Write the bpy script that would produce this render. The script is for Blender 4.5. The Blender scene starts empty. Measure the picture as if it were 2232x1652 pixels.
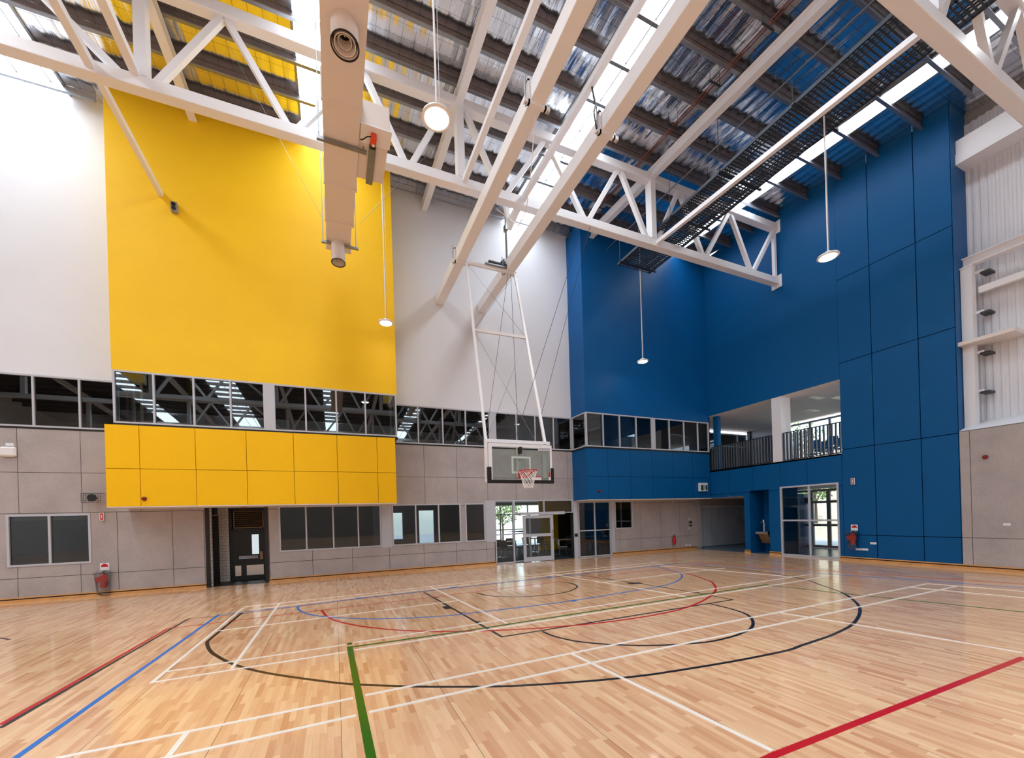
import bpy, bmesh, math, random
from mathutils import Vector, Matrix
random.seed(7)
C = bpy.context.scene.collection
SC = bpy.context.scene
PI = math.pi

# ------------------------------------------------------------------ camera
# X runs along the long yellow/white wall, Y runs towards it, Z is up; metres.
F_PX, CX, CY, YAW, ROLL, EYE = 887.1, 1116.0, 1126.9, 0.411, -0.030, 1.85
W_PX, H_PX = 2232.0, 1652.0
cam_d = bpy.data.cameras.new('camera')
cam = bpy.data.objects.new('camera', cam_d); C.objects.link(cam)
cam_d.sensor_fit = 'HORIZONTAL'; cam_d.sensor_width = 36.0
cam_d.lens = F_PX / W_PX * 36.0
cam_d.shift_x = (W_PX/2 - CX) / W_PX
cam_d.shift_y = (CY - H_PX/2) / W_PX
cam_d.clip_start = 0.05; cam_d.clip_end = 300
cam.location = (0, 0, EYE)
_r = Vector((math.cos(YAW), -math.sin(YAW), 0)); _f = Vector((math.sin(YAW), math.cos(YAW), 0)); _u = Vector((0, 0, 1))
_cr, _sr = math.cos(ROLL), math.sin(ROLL)
_R = _r*_cr + _u*_sr; _U = -_r*_sr + _u*_cr
cam.rotation_euler = Matrix(((_R.x, _U.x, -_f.x), (_R.y, _U.y, -_f.y), (_R.z, _U.z, -_f.z))).to_euler()
SC.camera = cam

# ------------------------------------------------------------------ world, exposure
SC.view_settings.view_transform = 'Standard'
SC.view_settings.look = 'None'
SC.view_settings.gamma = 1.0
SC.view_settings.use_curve_mapping = False
SC.view_settings.exposure = 0.12
SKYLIGHT = 10.0
w = bpy.data.worlds.new('sky'); SC.world = w; w.use_nodes = True
nt = w.node_tree
sky = nt.nodes.new('ShaderNodeTexSky'); sky.sky_type = 'NISHITA'
sky.sun_disc = False; sky.sun_elevation = math.radians(50); sky.sun_rotation = math.radians(200)
mixw = nt.nodes.new('ShaderNodeMixRGB'); mixw.inputs[0].default_value = 0.6
mixw.inputs[2].default_value = (3.0, 3.1, 3.2, 1)
nt.links.new(sky.outputs[0], mixw.inputs[1])
nt.links.new(mixw.outputs[0], nt.nodes['Background'].inputs[0])
nt.nodes['Background'].inputs[1].default_value = 0.8
sun_d = bpy.data.lights.new('sun', 'SUN'); sun_d.energy = 4.0; sun_d.angle = math.radians(1.0); sun_d.color = (1, .96, .9)
sun = bpy.data.objects.new('sun', sun_d); C.objects.link(sun); sun.rotation_euler = Vector((.38, .55, -.74)).to_track_quat('-Z', 'Y').to_euler()
SC.cycles.max_bounces = 10; SC.cycles.diffuse_bounces = 5; SC.cycles.glossy_bounces = 4
SC.cycles.transparent_max_bounces = 16; SC.cycles.sample_clamp_indirect = 6.0
SC.cycles.use_denoising = True

# ------------------------------------------------------------------ from a point of the photograph to a point on a real plane
def ray(u, v):
    a = (u-CX)/F_PX; b = -(v-CY)/F_PX
    return _f + _R*a + _U*b
O = Vector((0, 0, EYE))
def oy(u, v, Y): r = ray(u, v); return O + r*(Y/r.y)
def ox(u, v, X): r = ray(u, v); return O + r*(X/r.x)
def oz(u, v, Z=0.0): r = ray(u, v); return O + r*((Z-EYE)/r.z)

# ------------------------------------------------------------------ plan
YA = 15.0            # long wall (white / concrete)
YBAY = 13.9          # face of the yellow and blue bays
XB = 16.35           # blue wall
XLEFT, YBACK = -22.0, -26.0
ZWB, ZWT = 4.63, 6.03      # window band sill and head
ZJ = 3.42                  # joint in the concrete
def zroof(y): return 13.85 + 0.07*(y-15.0)
def xa(u, v=1100, Y=YA): return oy(u, v, Y).x
def yb(u, v=1100, X=XB): return ox(u, v, X).y
def za(u, v, Y=YA): return oy(u, v, Y).z
def zb(u, v, X=XB): return ox(u, v, X).z

# ------------------------------------------------------------------ materials
def newmat(name):
    m = bpy.data.materials.new(name); m.use_nodes = True
    return m, m.node_tree.nodes, m.node_tree.links, m.node_tree.nodes['Principled BSDF']
def srgb(r, g, b):
    f = lambda c: (c/255/12.92) if c/255 <= .04045 else ((c/255+.055)/1.055)**2.4
    return (f(r), f(g), f(b), 1)
def mat(name, col, rough=.5, metal=0.0, var=0.0, scale=3.0, bump=0.0, bscale=40.0, spec=.5, emit=None, es=0.0, coat=0.0):
    m, N, L, P = newmat(name)
    P.inputs['Roughness'].default_value = rough; P.inputs['Metallic'].default_value = metal
    P.inputs['Specular IOR Level'].default_value = spec
    P.inputs['Coat Weight'].default_value = coat
    tc = N.new('ShaderNodeTexCoord')
    if var > 0:
        n = N.new('ShaderNodeTexNoise'); n.inputs['Scale'].default_value = scale; n.inputs['Detail'].default_value = 6
        L.new(tc.outputs['Object'], n.inputs['Vector'])
        r = N.new('ShaderNodeValToRGB')
        r.color_ramp.elements[0].position = .3; r.color_ramp.elements[1].position = .7
        r.color_ramp.elements[0].color = tuple(c*(1-var) for c in col[:3])+(1,)
        r.color_ramp.elements[1].color = tuple(min(1, c*(1+var)) for c in col[:3])+(1,)
        L.new(n.outputs['Fac'], r.inputs[0]); L.new(r.outputs[0], P.inputs['Base Color'])
    else:
        P.inputs['Base Color'].default_value = col
    if bump > 0:
        n2 = N.new('ShaderNodeTexNoise'); n2.inputs['Scale'].default_value = bscale
        L.new(tc.outputs['Object'], n2.inputs['Vector'])
        b = N.new('ShaderNodeBump'); b.inputs['Strength'].default_value = bump; b.inputs['Distance'].default_value = .01
        L.new(n2.outputs['Fac'], b.inputs['Height']); L.new(b.outputs[0], P.inputs['Normal'])
    if emit:
        P.inputs['Emission Color'].default_value = emit; P.inputs['Emission Strength'].default_value = es
    return m
def glassmat(name, tint, ior=1.5, extra=0.0):
    m, N, L, P = newmat(name); N.remove(P)
    out = N['Material Output']
    t = N.new('ShaderNodeBsdfTransparent'); t.inputs[0].default_value = tint
    g = N.new('ShaderNodeBsdfGlossy'); g.inputs['Roughness'].default_value = .01; g.inputs[0].default_value = (.9, .97, 1, 1)
    f = N.new('ShaderNodeFresnel'); f.inputs[0].default_value = ior
    a = N.new('ShaderNodeMath'); a.operation = 'ADD'; a.use_clamp = True; a.inputs[1].default_value = extra
    mx = N.new('ShaderNodeMixShader')
    L.new(f.outputs[0], a.inputs[0]); L.new(a.outputs[0], mx.inputs[0])
    L.new(t.outputs[0], mx.inputs[1]); L.new(g.outputs[0], mx.inputs[2]); L.new(mx.outputs[0], out.inputs[0])
    return m
M = {}
M['white_wall'] = mat('white plaster', srgb(226, 229, 236), .75, var=.012, scale=1.2)
M['yellow'] = mat('yellow painted plaster', srgb(255, 203, 26), .55, spec=.3, var=.02, scale=1.5)
M['yellow_panel'] = mat('yellow panel', srgb(255, 197, 0), .5, spec=.25, var=.01, scale=2)
M['blue'] = mat('blue painted panel', srgb(0, 86, 146), .45, spec=.22, var=.03, scale=2)
M['blue_bay'] = mat('blue painted plaster', srgb(0, 88, 152), .45, spec=.25, var=.05, scale=1.1)
M['joint'] = mat('dark joint', srgb(30, 28, 28), .8)
M['bluejoint'] = mat('dark blue joint', srgb(2, 12, 28), .9)
M['yellowjoint'] = mat('ochre joint', srgb(120, 84, 10), .8)
M['frame'] = mat('pale grey aluminium', srgb(192, 196, 206), .4, .0)
M['soffit'] = mat('off white soffit', srgb(228, 220, 216), .7)
M['steel'] = mat('white painted steel', srgb(236, 237, 242), .35)
M['duct'] = mat('off white duct board', srgb(226, 216, 210), .5)
M['galv'] = mat('galvanised steel', srgb(150, 154, 160), .4, .8, var=.08, scale=8)
M['purlin'] = mat('shade-darkened galvanised purlin', srgb(112, 104, 104), .45, .5, var=.1, scale=5)  # webs only: shade of the unlit face put into a darker galvanised tone
M['darksteel'] = mat('dark galvanised steel', srgb(70, 74, 80), .45, .7)
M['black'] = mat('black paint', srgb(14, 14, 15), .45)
M['rubber'] = mat('black rubber padding', srgb(12, 12, 13), .7)
M['white'] = mat('white plastic', srgb(235, 235, 238), .35)
M['red'] = mat('red enamel', srgb(200, 16, 22), .3)
M['darkred'] = mat('dark red plastic', srgb(120, 10, 12), .35)
M['copper'] = mat('copper pipe', srgb(126, 62, 46), .35, .7)
M['chrome'] = mat('stainless steel', srgb(200, 200, 204), .22, 1.0)
M['brass'] = mat('bronze plate', srgb(150, 120, 90), .4, .7)
M['orange'] = mat('orange actuator plastic', srgb(236, 70, 20), .4)
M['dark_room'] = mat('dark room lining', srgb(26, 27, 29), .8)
M['mid_room'] = mat('grey room lining', srgb(150, 148, 146), .8)
M['carpet'] = mat('dark carpet', srgb(46, 48, 52), .95, var=.2, scale=30)
M['bluefloor'] = mat('blue grey vinyl', srgb(84, 110, 132), .25)
M['timber_skirt'] = mat('pine skirting', srgb(214, 158, 98), .35, var=.1, scale=6)
M['green'] = mat('green sign film', srgb(10, 70, 46), .4)
M['store_grey'] = mat('grey store door board', srgb(196, 204, 216), .5, var=.05, scale=2)
M['glass'] = glassmat('dark tinted glass', (.5, .54, .56, 1), 1.5, .035)
M['clear'] = glassmat('clear glass', (.9, .93, .93, 1), 1.45, .0)
M['board_glass'] = glassmat('backboard glass', (.84, .9, .88, 1), 1.3, .0)
M['net'] = mat('white net cord', srgb(240, 238, 236), .8)
M['plastic_bag'] = glassmat('plastic bag', (.9, .91, .93, 1), 1.4, .05)
M['foliage'] = mat('tree leaves', srgb(120, 150, 86), .7, var=.3, scale=6)
M['bark'] = mat('bark', srgb(96, 76, 60), .8)
M['chair_grey'] = mat('grey chair plastic', srgb(150, 154, 158), .4)
M['chair_dark'] = mat('dark chair plastic', srgb(52, 56, 60), .5)
M['chair_blue'] = mat('blue chair fabric', srgb(16, 96, 160), .6)
M['tabletop'] = mat('beech tabletop', srgb(206, 176, 140), .35)
M['lamp'] = mat('lamp diffuser', (1, 1, 1, 1), .4, emit=(1, .93, .84, 1), es=14.0)
M['sky_panel'] = mat('translucent skylight sheet', (.9, .92, .95, 1), .6, emit=(.86, .94, 1.0, 1), es=SKYLIGHT)
M['led'] = mat('green indicator', srgb(20, 90, 60), .3)

# concrete-look cement board
m, N, L, P = newmat('cement board'); M['concrete'] = m
tc = N.new('ShaderNodeTexCoord')
n1 = N.new('ShaderNodeTexNoise'); n1.inputs['Scale'].default_value = 1.1; n1.inputs['Detail'].default_value = 8; n1.inputs['Roughness'].default_value = .65
n2 = N.new('ShaderNodeTexNoise'); n2.inputs['Scale'].default_value = 22; n2.inputs['Detail'].default_value = 5
L.new(tc.outputs['Object'], n1.inputs['Vector']); L.new(tc.outputs['Object'], n2.inputs['Vector'])
r1 = N.new('ShaderNodeValToRGB'); r1.color_ramp.elements[0].position = .3; r1.color_ramp.elements[1].position = .72
r1.color_ramp.elements[0].color = srgb(166, 158, 158); r1.color_ramp.elements[1].color = srgb(190, 182, 181)
r2 = N.new('ShaderNodeValToRGB'); r2.color_ramp.elements[0].position = .35; r2.color_ramp.elements[1].position = .65
r2.color_ramp.elements[0].color = (.9, .9, .9, 1); r2.color_ramp.elements[1].color = (1, 1, 1, 1)
mx = N.new('ShaderNodeMixRGB'); mx.blend_type = 'MULTIPLY'; mx.inputs[0].default_value = .8
L.new(n1.outputs['Fac'], r1.inputs[0]); L.new(n2.outputs['Fac'], r2.inputs[0])
L.new(r1.outputs[0], mx.inputs[1]); L.new(r2.outputs[0], mx.inputs[2]); L.new(mx.outputs[0], P.inputs['Base Color'])
P.inputs['Roughness'].default_value = .7

# strip timber floor, boards along Y
m, N, L, P = newmat('maple strip floor'); M['floor'] = m
def mth(op, a, b=None, c=None):
    n = N.new('ShaderNodeMath'); n.operation = op
    for i, x in enumerate((a, b, c)):
        if x is None: continue
        if isinstance(x, (int, float)): n.inputs[i].default_value = x
        else: L.new(x, n.inputs[i])
    return n.outputs[0]
tc = N.new('ShaderNodeTexCoord'); sp = N.new('ShaderNodeSeparateXYZ'); L.new(tc.outputs['Object'], sp.inputs[0])
BW, BL = .056, .42
row = mth('FLOOR', mth('DIVIDE', sp.outputs['X'], BW))
wn = N.new('ShaderNodeTexWhiteNoise'); wn.noise_dimensions = '1D'; L.new(row, wn.inputs['W'])
yy = mth('ADD', mth('DIVIDE', sp.outputs['Y'], BL), mth('MULTIPLY', wn.outputs['Value'], 17.3))
col_i = mth('FLOOR', yy)
cv = N.new('ShaderNodeCombineXYZ'); L.new(row, cv.inputs[0]); L.new(col_i, cv.inputs[1])
wn2 = N.new('ShaderNodeTexWhiteNoise'); wn2.noise_dimensions = '2D'; L.new(cv.outputs[0], wn2.inputs['Vector'])
ramp = N.new('ShaderNodeValToRGB'); cr = ramp.color_ramp
cr.elements[0].position = 0; cr.elements[0].color = srgb(214, 158, 116)
cr.elements[1].position = 1; cr.elements[1].color = srgb(246, 208, 166)
for pos, c in ((.12, srgb(226, 175, 134)), (.35, srgb(232, 184, 143)), (.75, srgb(240, 196, 155))):
    e = cr.elements.new(pos); e.color = c
L.new(wn2.outputs['Value'], ramp.inputs[0])
mp = N.new('ShaderNodeMapping'); mp.inputs['Scale'].default_value = (26, 1.6, 1); L.new(tc.outputs['Object'], mp.inputs[0])
gn = N.new('ShaderNodeTexNoise'); gn.inputs['Scale'].default_value = 1.6; gn.inputs['Detail'].default_value = 6; L.new(mp.outputs[0], gn.inputs['Vector'])
gr = N.new('ShaderNodeValToRGB'); gr.color_ramp.elements[0].position = .3; gr.color_ramp.elements[1].position = .65
gr.color_ramp.elements[0].color = (.9, .87, .84, 1); gr.color_ramp.elements[1].color = (1, 1, 1, 1); L.new(gn.outputs['Fac'], gr.inputs[0])
mxf = N.new('ShaderNodeMixRGB'); mxf.blend_type = 'MULTIPLY'; mxf.inputs[0].default_value = .8
L.new(ramp.outputs[0], mxf.inputs[1]); L.new(gr.outputs[0], mxf.inputs[2])
fx = mth('FRACT', mth('DIVIDE', sp.outputs['X'], BW)); fy = mth('FRACT', yy)
g1 = mth('LESS_THAN', fx, .025); g2 = mth('LESS_THAN', fy, .004)
seam = mth('LESS_THAN', mth('FRACT', mth('DIVIDE', sp.outputs['X'], BW*18)), .006)
gap = mth('MAXIMUM', mth('MULTIPLY', mth('MAXIMUM', g1, g2), .16), mth('MULTIPLY', seam, .75))
mxg = N.new('ShaderNodeMixRGB'); L.new(gap, mxg.inputs[0]); L.new(mxf.outputs[0], mxg.inputs[1]); mxg.inputs[2].default_value = srgb(70, 44, 26)
L.new(mxg.outputs[0], P.inputs['Base Color'])
P.inputs['Roughness'].default_value = .17; P.inputs['Specular IOR Level'].default_value = .5
P.inputs['Coat Weight'].default_value = .35; P.inputs['Coat Roughness'].default_value = .06
bn = N.new('ShaderNodeTexNoise'); bn.inputs['Scale'].default_value = .9; L.new(tc.outputs['Object'], bn.inputs['Vector'])
bp = N.new('ShaderNodeBump'); bp.inputs['Strength'].default_value = .06; bp.inputs['Distance'].default_value = .02
L.new(bn.outputs['Fac'], bp.inputs['Height']); L.new(bp.outputs[0], P.inputs['Normal'])

# crumpled foil insulation held by a wire mesh
m, N, L, P = newmat('foil insulation under wire mesh'); M['foil'] = m
tc = N.new('ShaderNodeTexCoord'); sp = N.new('ShaderNodeSeparateXYZ'); L.new(tc.outputs['Object'], sp.inputs[0])
mp = N.new('ShaderNodeMapping'); mp.inputs['Scale'].default_value = (6.0, .7, 1); L.new(tc.outputs['Object'], mp.inputs[0])
fn = N.new('ShaderNodeTexNoise'); fn.inputs['Scale'].default_value = 1.4; fn.inputs['Detail'].default_value = 4; fn.inputs['Distortion'].default_value = .5
L.new(mp.outputs[0], fn.inputs['Vector'])
wv = N.new('ShaderNodeTexWave'); wv.bands_direction = 'X'; wv.inputs['Scale'].default_value = 1.0; wv.inputs['Distortion'].default_value = 1.2; wv.inputs['Detail'].default_value = 1
L.new(tc.outputs['Object'], wv.inputs['Vector'])
hh = mth('ADD', mth('MULTIPLY', fn.outputs['Fac'], .9), mth('MULTIPLY', wv.outputs['Fac'], .55))
bp = N.new('ShaderNodeBump'); bp.inputs['Strength'].default_value = .32; bp.inputs['Distance'].default_value = .07
L.new(hh, bp.inputs['Height']); L.new(bp.outputs[0], P.inputs['Normal'])
wx = mth('LESS_THAN', mth('FRACT', mth('DIVIDE', sp.outputs['X'], .3)), .035)
wy = mth('LESS_THAN', mth('FRACT', mth('DIVIDE', sp.outputs['Y'], .32)), .03)
wire = mth('MULTIPLY', mth('MAXIMUM', wx, wy), .6)
cm = N.new('ShaderNodeMixRGB'); L.new(wire, cm.inputs[0]); cm.inputs[1].default_value = (.86, .87, .9, 1); cm.inputs[2].default_value = (.07, .07, .075, 1)
L.new(cm.outputs[0], P.inputs['Base Color']); P.inputs['Metallic'].default_value = 1.0; P.inputs['Roughness'].default_value = .13

# ribbed sheet / tile / louvre / block patterns
def brickmat(name, c1, c2, cm_, bw, bh, mortar=.01, rough=.4):
    m, N, L, P = newmat(name)
    tc = N.new('ShaderNodeTexCoord'); mp = N.new('ShaderNodeMapping'); mp.inputs['Rotation'].default_value = (PI/2, 0, 0)
    L.new(tc.outputs['Object'], mp.inputs[0])
    sx = N.new('ShaderNodeSeparateXYZ'); L.new(tc.outputs['Object'], sx.inputs[0])
    ad = N.new('ShaderNodeMath'); ad.operation = 'ADD'; L.new(sx.outputs[0], ad.inputs[0]); L.new(sx.outputs[1], ad.inputs[1])
    cb = N.new('ShaderNodeCombineXYZ'); L.new(ad.outputs[0], cb.inputs[0]); L.new(sx.outputs[2], cb.inputs[1])
    b = N.new('ShaderNodeTexBrick'); L.new(cb.outputs[0], b.inputs['Vector'])
    b.inputs['Color1'].default_value = c1; b.inputs['Color2'].default_value = c2; b.inputs['Mortar'].default_value = cm_
    b.inputs['Scale'].default_value = 1; b.inputs['Brick Width'].default_value = bw; b.inputs['Row Height'].default_value = bh; b.inputs['Mortar Size'].default_value = mortar
    L.new(b.outputs[0], P.inputs['Base Color']); P.inputs['Roughness'].default_value = rough
    return m
M['tile'] = brickmat('white wall tile', srgb(214, 206, 200), srgb(206, 200, 196), srgb(150, 142, 138), .2, .1, .006, .25)
M['block'] = brickmat('grey blockwork', srgb(104, 122, 130), srgb(84, 100, 110), srgb(60, 72, 80), .4, .2, .012, .7)
M['hill'] = mat('pale stony hillside', srgb(214, 200, 178), .9, var=.22, scale=5, bump=.6, bscale=5)
M['paving'] = mat('pale paving', srgb(200, 204, 206), .8)
def paint(name, col): return mat(name, col, .28, coat=.2, var=.02, scale=4)
M['pblack'] = paint('black court paint', srgb(26, 24, 28)); M['pwhite'] = paint('white court paint', srgb(246, 240, 232))
M['pred'] = paint('red court paint', srgb(196, 12, 24)); M['pblue'] = paint('blue court paint', srgb(6, 116, 208)); M['pgreen'] = paint('green court paint', srgb(0, 100, 14))

# ------------------------------------------------------------------ mesh helpers
class MB:
    def __init__(s): s.v = []; s.f = []
    def add(s, vs, fs):
        o = len(s.v); s.v += [tuple(p) for p in vs]; s.f += [tuple(i+o for i in f) for f in fs]; return s
    def box(s, x0, x1, y0, y1, z0, z1):
        x0, x1 = sorted((x0, x1)); y0, y1 = sorted((y0, y1)); z0, z1 = sorted((z0, z1))
        return s.add([(x0,y0,z0),(x1,y0,z0),(x1,y1,z0),(x0,y1,z0),(x0,y0,z1),(x1,y0,z1),(x1,y1,z1),(x0,y1,z1)],
                     [(0,3,2,1),(4,5,6,7),(0,1,5,4),(1,2,6,5),(2,3,7,6),(3,0,4,7)])
    def bar(s, p, q, w, h, up=(0,0,1)):
        p = Vector(p); q = Vector(q); d = (q-p).normalized(); up = Vector(up)
        sd = d.cross(up)
        if sd.length < 1e-4: sd = d.cross(Vector((0, 1, 0)))
        sd.normalize(); u2 = sd.cross(d)
        vs = []
        for c in (p, q):
            for a, b in ((-1,-1),(1,-1),(1,1),(-1,1)): vs.append(c + sd*a*w/2 + u2*b*h/2)
        return s.add(vs, [(0,3,2,1),(4,5,6,7),(0,1,5,4),(1,2,6,5),(2,3,7,6),(3,0,4,7)])
    def ibeam(s, p, q, w, h, t=.02, up=(0,0,1)):
        p = Vector(p); q = Vector(q); u = Vector(up)
        s.bar(p+u*(h/2-t/2), q+u*(h/2-t/2), w, t, up); s.bar(p-u*(h/2-t/2), q-u*(h/2-t/2), w, t, up); s.bar(p, q, t, h-2*t, up); return s
    def tube(s, pts, r, n=8, cap=True):
        pts = [Vector(p) for p in pts]; rings = []; prev = None
        for i, p in enumerate(pts):
            d = (pts[min(i+1, len(pts)-1)] - pts[max(i-1, 0)]).normalized()
            a = prev if prev is not None else (Vector((0,0,1)) if abs(d.z) < .9 else Vector((1,0,0)))
            a = (a - d*a.dot(d)).normalized(); b = d.cross(a); prev = a
            rr = r[i] if isinstance(r, (list, tuple)) else r
            rings.append([p + a*math.cos(2*PI*k/n)*rr + b*math.sin(2*PI*k/n)*rr for k in range(n)])
        vs = [q for g in rings for q in g]; fs = []
        for i in range(len(rings)-1):
            for k in range(n):
                k2 = (k+1) % n; fs.append((i*n+k, i*n+k2, (i+1)*n+k2, (i+1)*n+k))
        if cap: fs.append(tuple(range(n-1, -1, -1))); fs.append(tuple((len(rings)-1)*n+k for k in range(n)))
        return s.add(vs, fs)
    def lathe(s, prof, c, n=24, ax=(0,0,1), cap=True):
        c = Vector(c); ax = Vector(ax).normalized()
        a = Vector((1,0,0)) if abs(ax.x) < .9 else Vector((0,1,0)); a = (a-ax*a.dot(ax)).normalized(); b = ax.cross(a)
        vs = []; fs = []
        for r, z in prof:
            for k in range(n): t = 2*PI*k/n; vs.append(c + ax*z + (a*math.cos(t)+b*math.sin(t))*r)
        for i in range(len(prof)-1):
            for k in range(n): k2 = (k+1) % n; fs.append((i*n+k, i*n+k2, (i+1)*n+k2, (i+1)*n+k))
        if cap: fs.append(tuple(range(n-1, -1, -1))); fs.append(tuple((len(prof)-1)*n+k for k in range(n)))
        return s.add(vs, fs)
    def prism(s, poly, ext):
        e = Vector(ext); n = len(poly); P3 = [Vector(p) for p in poly]
        vs = P3 + [p+e for p in P3]
        return s.add(vs, [tuple(range(n)), tuple(range(2*n-1, n-1, -1))] + [(i, (i+1) % n + 0, (i+1) % n + n, i+n) for i in range(n)])
    def build(s, name, m, parent=None, loc=None, smooth=False, bevel=0):
        me = bpy.data.meshes.new(name); 
        vs = s.v
        if loc is not None: L_ = Vector(loc); vs = [tuple(Vector(p)-L_) for p in vs]
        me.from_pydata(vs, [], s.f); me.update()
        bm = bmesh.new(); bm.from_mesh(me); bmesh.ops.recalc_face_normals(bm, faces=bm.faces); bm.to_mesh(me); bm.free()
        me.materials.append(m if not isinstance(m, str) else M[m])
        o = bpy.data.objects.new(name, me); C.objects.link(o)
        if loc is not None and parent is None: o.location = loc
        if smooth:
            for p in me.polygons: p.use_smooth = True
            me.set_sharp_from_angle(angle=math.radians(35))
        if bevel:
            bv = o.modifiers.new('edge', 'BEVEL'); bv.width = bevel; bv.segments = 2; bv.limit_method = 'ANGLE'
        if parent: o.parent = parent
        return o
def tag(o, label=None, cat=None, group=None, kind=None):
    if label: o['label'] = label
    if cat: o['category'] = cat
    if group: o['group'] = group
    if kind: o['kind'] = kind
    return o
def thing(name, label, cat, loc=(0,0,0), group=None, kind=None, rz=0):
    o = bpy.data.objects.new(name, None); C.objects.link(o); o.location = loc; o.rotation_euler = (0, 0, rz)
    o.empty_display_size = .1
    return tag(o, label, cat, group, kind)
def part(mb, name, m, t, smooth=False, bevel=0, label=None):
    """a part built in world coordinates under the thing t"""
    o = mb.build(name, m, None, None, smooth, bevel); o.parent = t
    T = t
    mw = Matrix.Identity(4)
    chain = []
    while T is not None: chain.append(T); T = T.parent
    for T in reversed(chain): mw = mw @ (Matrix.Translation(T.location) @ T.rotation_euler.to_matrix().to_4x4())
    o.data.transform(mw.inverted())
    if label: o['label'] = label
    return o
def copy_tree(o, parent=None):
    c = o.copy(); C.objects.link(c); c.parent = parent
    for ch in o.children: copy_tree(ch, c)
    return c
def subtract(rect, holes):
    rs = [rect]
    for h in holes:
        out = []
        for (a0, a1, b0, b1) in rs:
            h0, h1, k0, k1 = h
            if h0 >= a1 or h1 <= a0 or k0 >= b1 or k1 <= b0: out.append((a0, a1, b0, b1)); continue
            if h0 > a0: out.append((a0, h0, b0, b1))
            if h1 < a1: out.append((h1, a1, b0, b1))
            m0, m1 = max(a0, h0), min(a1, h1)
            if k0 > b0: out.append((m0, m1, b0, k0))
            if k1 < b1: out.append((m0, m1, k1, b1))
        rs = out
    return rs
def grid_panels(mb, axis, face, depth, cuts, levels, holes, gap=.012):
    """panels between the cuts (along the wall) and levels (height); face = front plane, depth behind it"""
    for i in range(len(cuts)-1):
        for j in range(len(levels)-1):
            r = (cuts[i]+gap/2, cuts[i+1]-gap/2, levels[j]+gap/2, levels[j+1]-gap/2)
            for (a0, a1, b0, b1) in subtract(r, holes):
                if a1-a0 < .002 or b1-b0 < .002: continue
                if axis == 'y': mb.box(a0, a1, face, face+depth, b0, b1)
                else: mb.box(face, face+depth, a0, a1, b0, b1)
def wall_rects(mb, axis, face, depth, rect, holes):
    for (a0, a1, b0, b1) in subtract(rect, holes):
        if axis == 'y': mb.box(a0, a1, face, face+depth, b0, b1)
        else: mb.box(face, face+depth, a0, a1, b0, b1)

# ------------------------------------------------------------------ floor and its painted lines
fl = tag(MB().box(XLEFT, XB+.0, YBACK, YA, -.12, 0).build('floor', 'floor'), kind='structure')
LW = .05
def ribbon(pts, wd):
    n = len(pts); L_, R_ = [], []
    for i, p in enumerate(pts):
        if i == 0: d0 = d1 = (pts[1]-pts[0]).normalized()
        elif i == n-1: d0 = d1 = (pts[-1]-pts[-2]).normalized()
        else: d0 = (pts[i]-pts[i-1]).normalized(); d1 = (pts[i+1]-pts[i]).normalized()
        d = (d0+d1).normalized(); nn = Vector((-d.y, d.x, 0)); k = 1/max(.5, nn.dot(Vector((-d0.y, d0.x, 0))))
        L_.append(p+nn*wd/2*k); R_.append(p-nn*wd/2*k)
    return L_, R_
def smooth_pts(pts, k=8):
    out = []; n = len(pts)
    for i in range(n-1):
        p0 = pts[max(i-1, 0)]; p1 = pts[i]; p2 = pts[i+1]; p3 = pts[min(i+2, n-1)]
        for j in range(k):
            t = j/k
            out.append(.5*((2*p1)+(-p0+p2)*t+(2*p0-5*p1+4*p2-p3)*t*t+(-p0+3*p1-3*p2+p3)*t**3))
    out.append(pts[-1]); return out
_layer = [0]
def court_line(px, colour, label, wd=LW, curve=False):
    pts = [oz(u, v, 0) for u, v in px]
    for p in pts: p.x = min(p.x, XB-.02); p.y = min(p.y, YA-.12)
    if curve: pts = smooth_pts(pts)
    L_, R_ = ribbon(pts, wd); mb = MB(); n = len(pts)
    _layer[0] += 1; h = .0008 + .00012*_layer[0]
    vs = [(p.x, p.y, h) for p in L_] + [(p.x, p.y, h) for p in R_] + [(p.x, p.y, -.01) for p in L_] + [(p.x, p.y, -.01) for p in R_]
    fs = []
    for i in range(n-1):
        fs += [(i, i+1, n+i+1, n+i), (i, 2*n+i, 2*n+i+1, i+1), (n+i, n+i+1, 3*n+i+1, 3*n+i)]
    fs += [(0, n, 3*n, 2*n), (n-1, 3*n-1, 4*n-1, 2*n-1)]
    mb.add(vs, fs)
    o = part(mb, 'painted_line', 'p'+colour, fl); o['label'] = label
    return o
court_line([(0,1587),(412,1348)], 'black', 'black sideline beside the red line', .05)
court_line([(412,1348),(475,1343),(530,1337),(800,1303),(1200,1259),(1480,1227)], 'black', 'thin black baseline along the long wall', .03)
court_line([(527,1336),(452,1398)], 'black', 'black straight end of the three-point line', .05)
court_line([(452,1397),(452,1406),(458,1418),(470,1428),(500,1444),(540,1457.5),(600,1470),(700,1484),(766,1491),(875,1495.5),(960,1497),(1082,1496),(1165,1492.5),(1300,1483),(1400,1472.5),(1457,1464.5),(1600,1441),(1714,1418),(1746,1407),(1800,1389),(1818,1382),(1855,1363),(1872,1342),(1873,1323),(1858,1306),(1832,1290),(1792,1276),(1758,1264),(1703,1253),(1632,1243),(1571,1237),(1500,1231)], 'black', 'black three-point arc', .05, True)
court_line([(925,1291),(1094,1388),(1200,1371),(1597,1307),(1523,1293),(1397,1272),(1258,1253)], 'black', 'black key rectangle', .05)
court_line([(1182,1376),(1206,1386),(1247,1396),(1300,1402.5),(1352,1405.5),(1400,1407),(1469,1405),(1543,1399),(1590,1389),(1614,1381),(1637,1369),(1641,1354),(1629,1340),(1600,1329),(1549,1316)], 'black', 'black free throw semicircle', .05, True)
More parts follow.
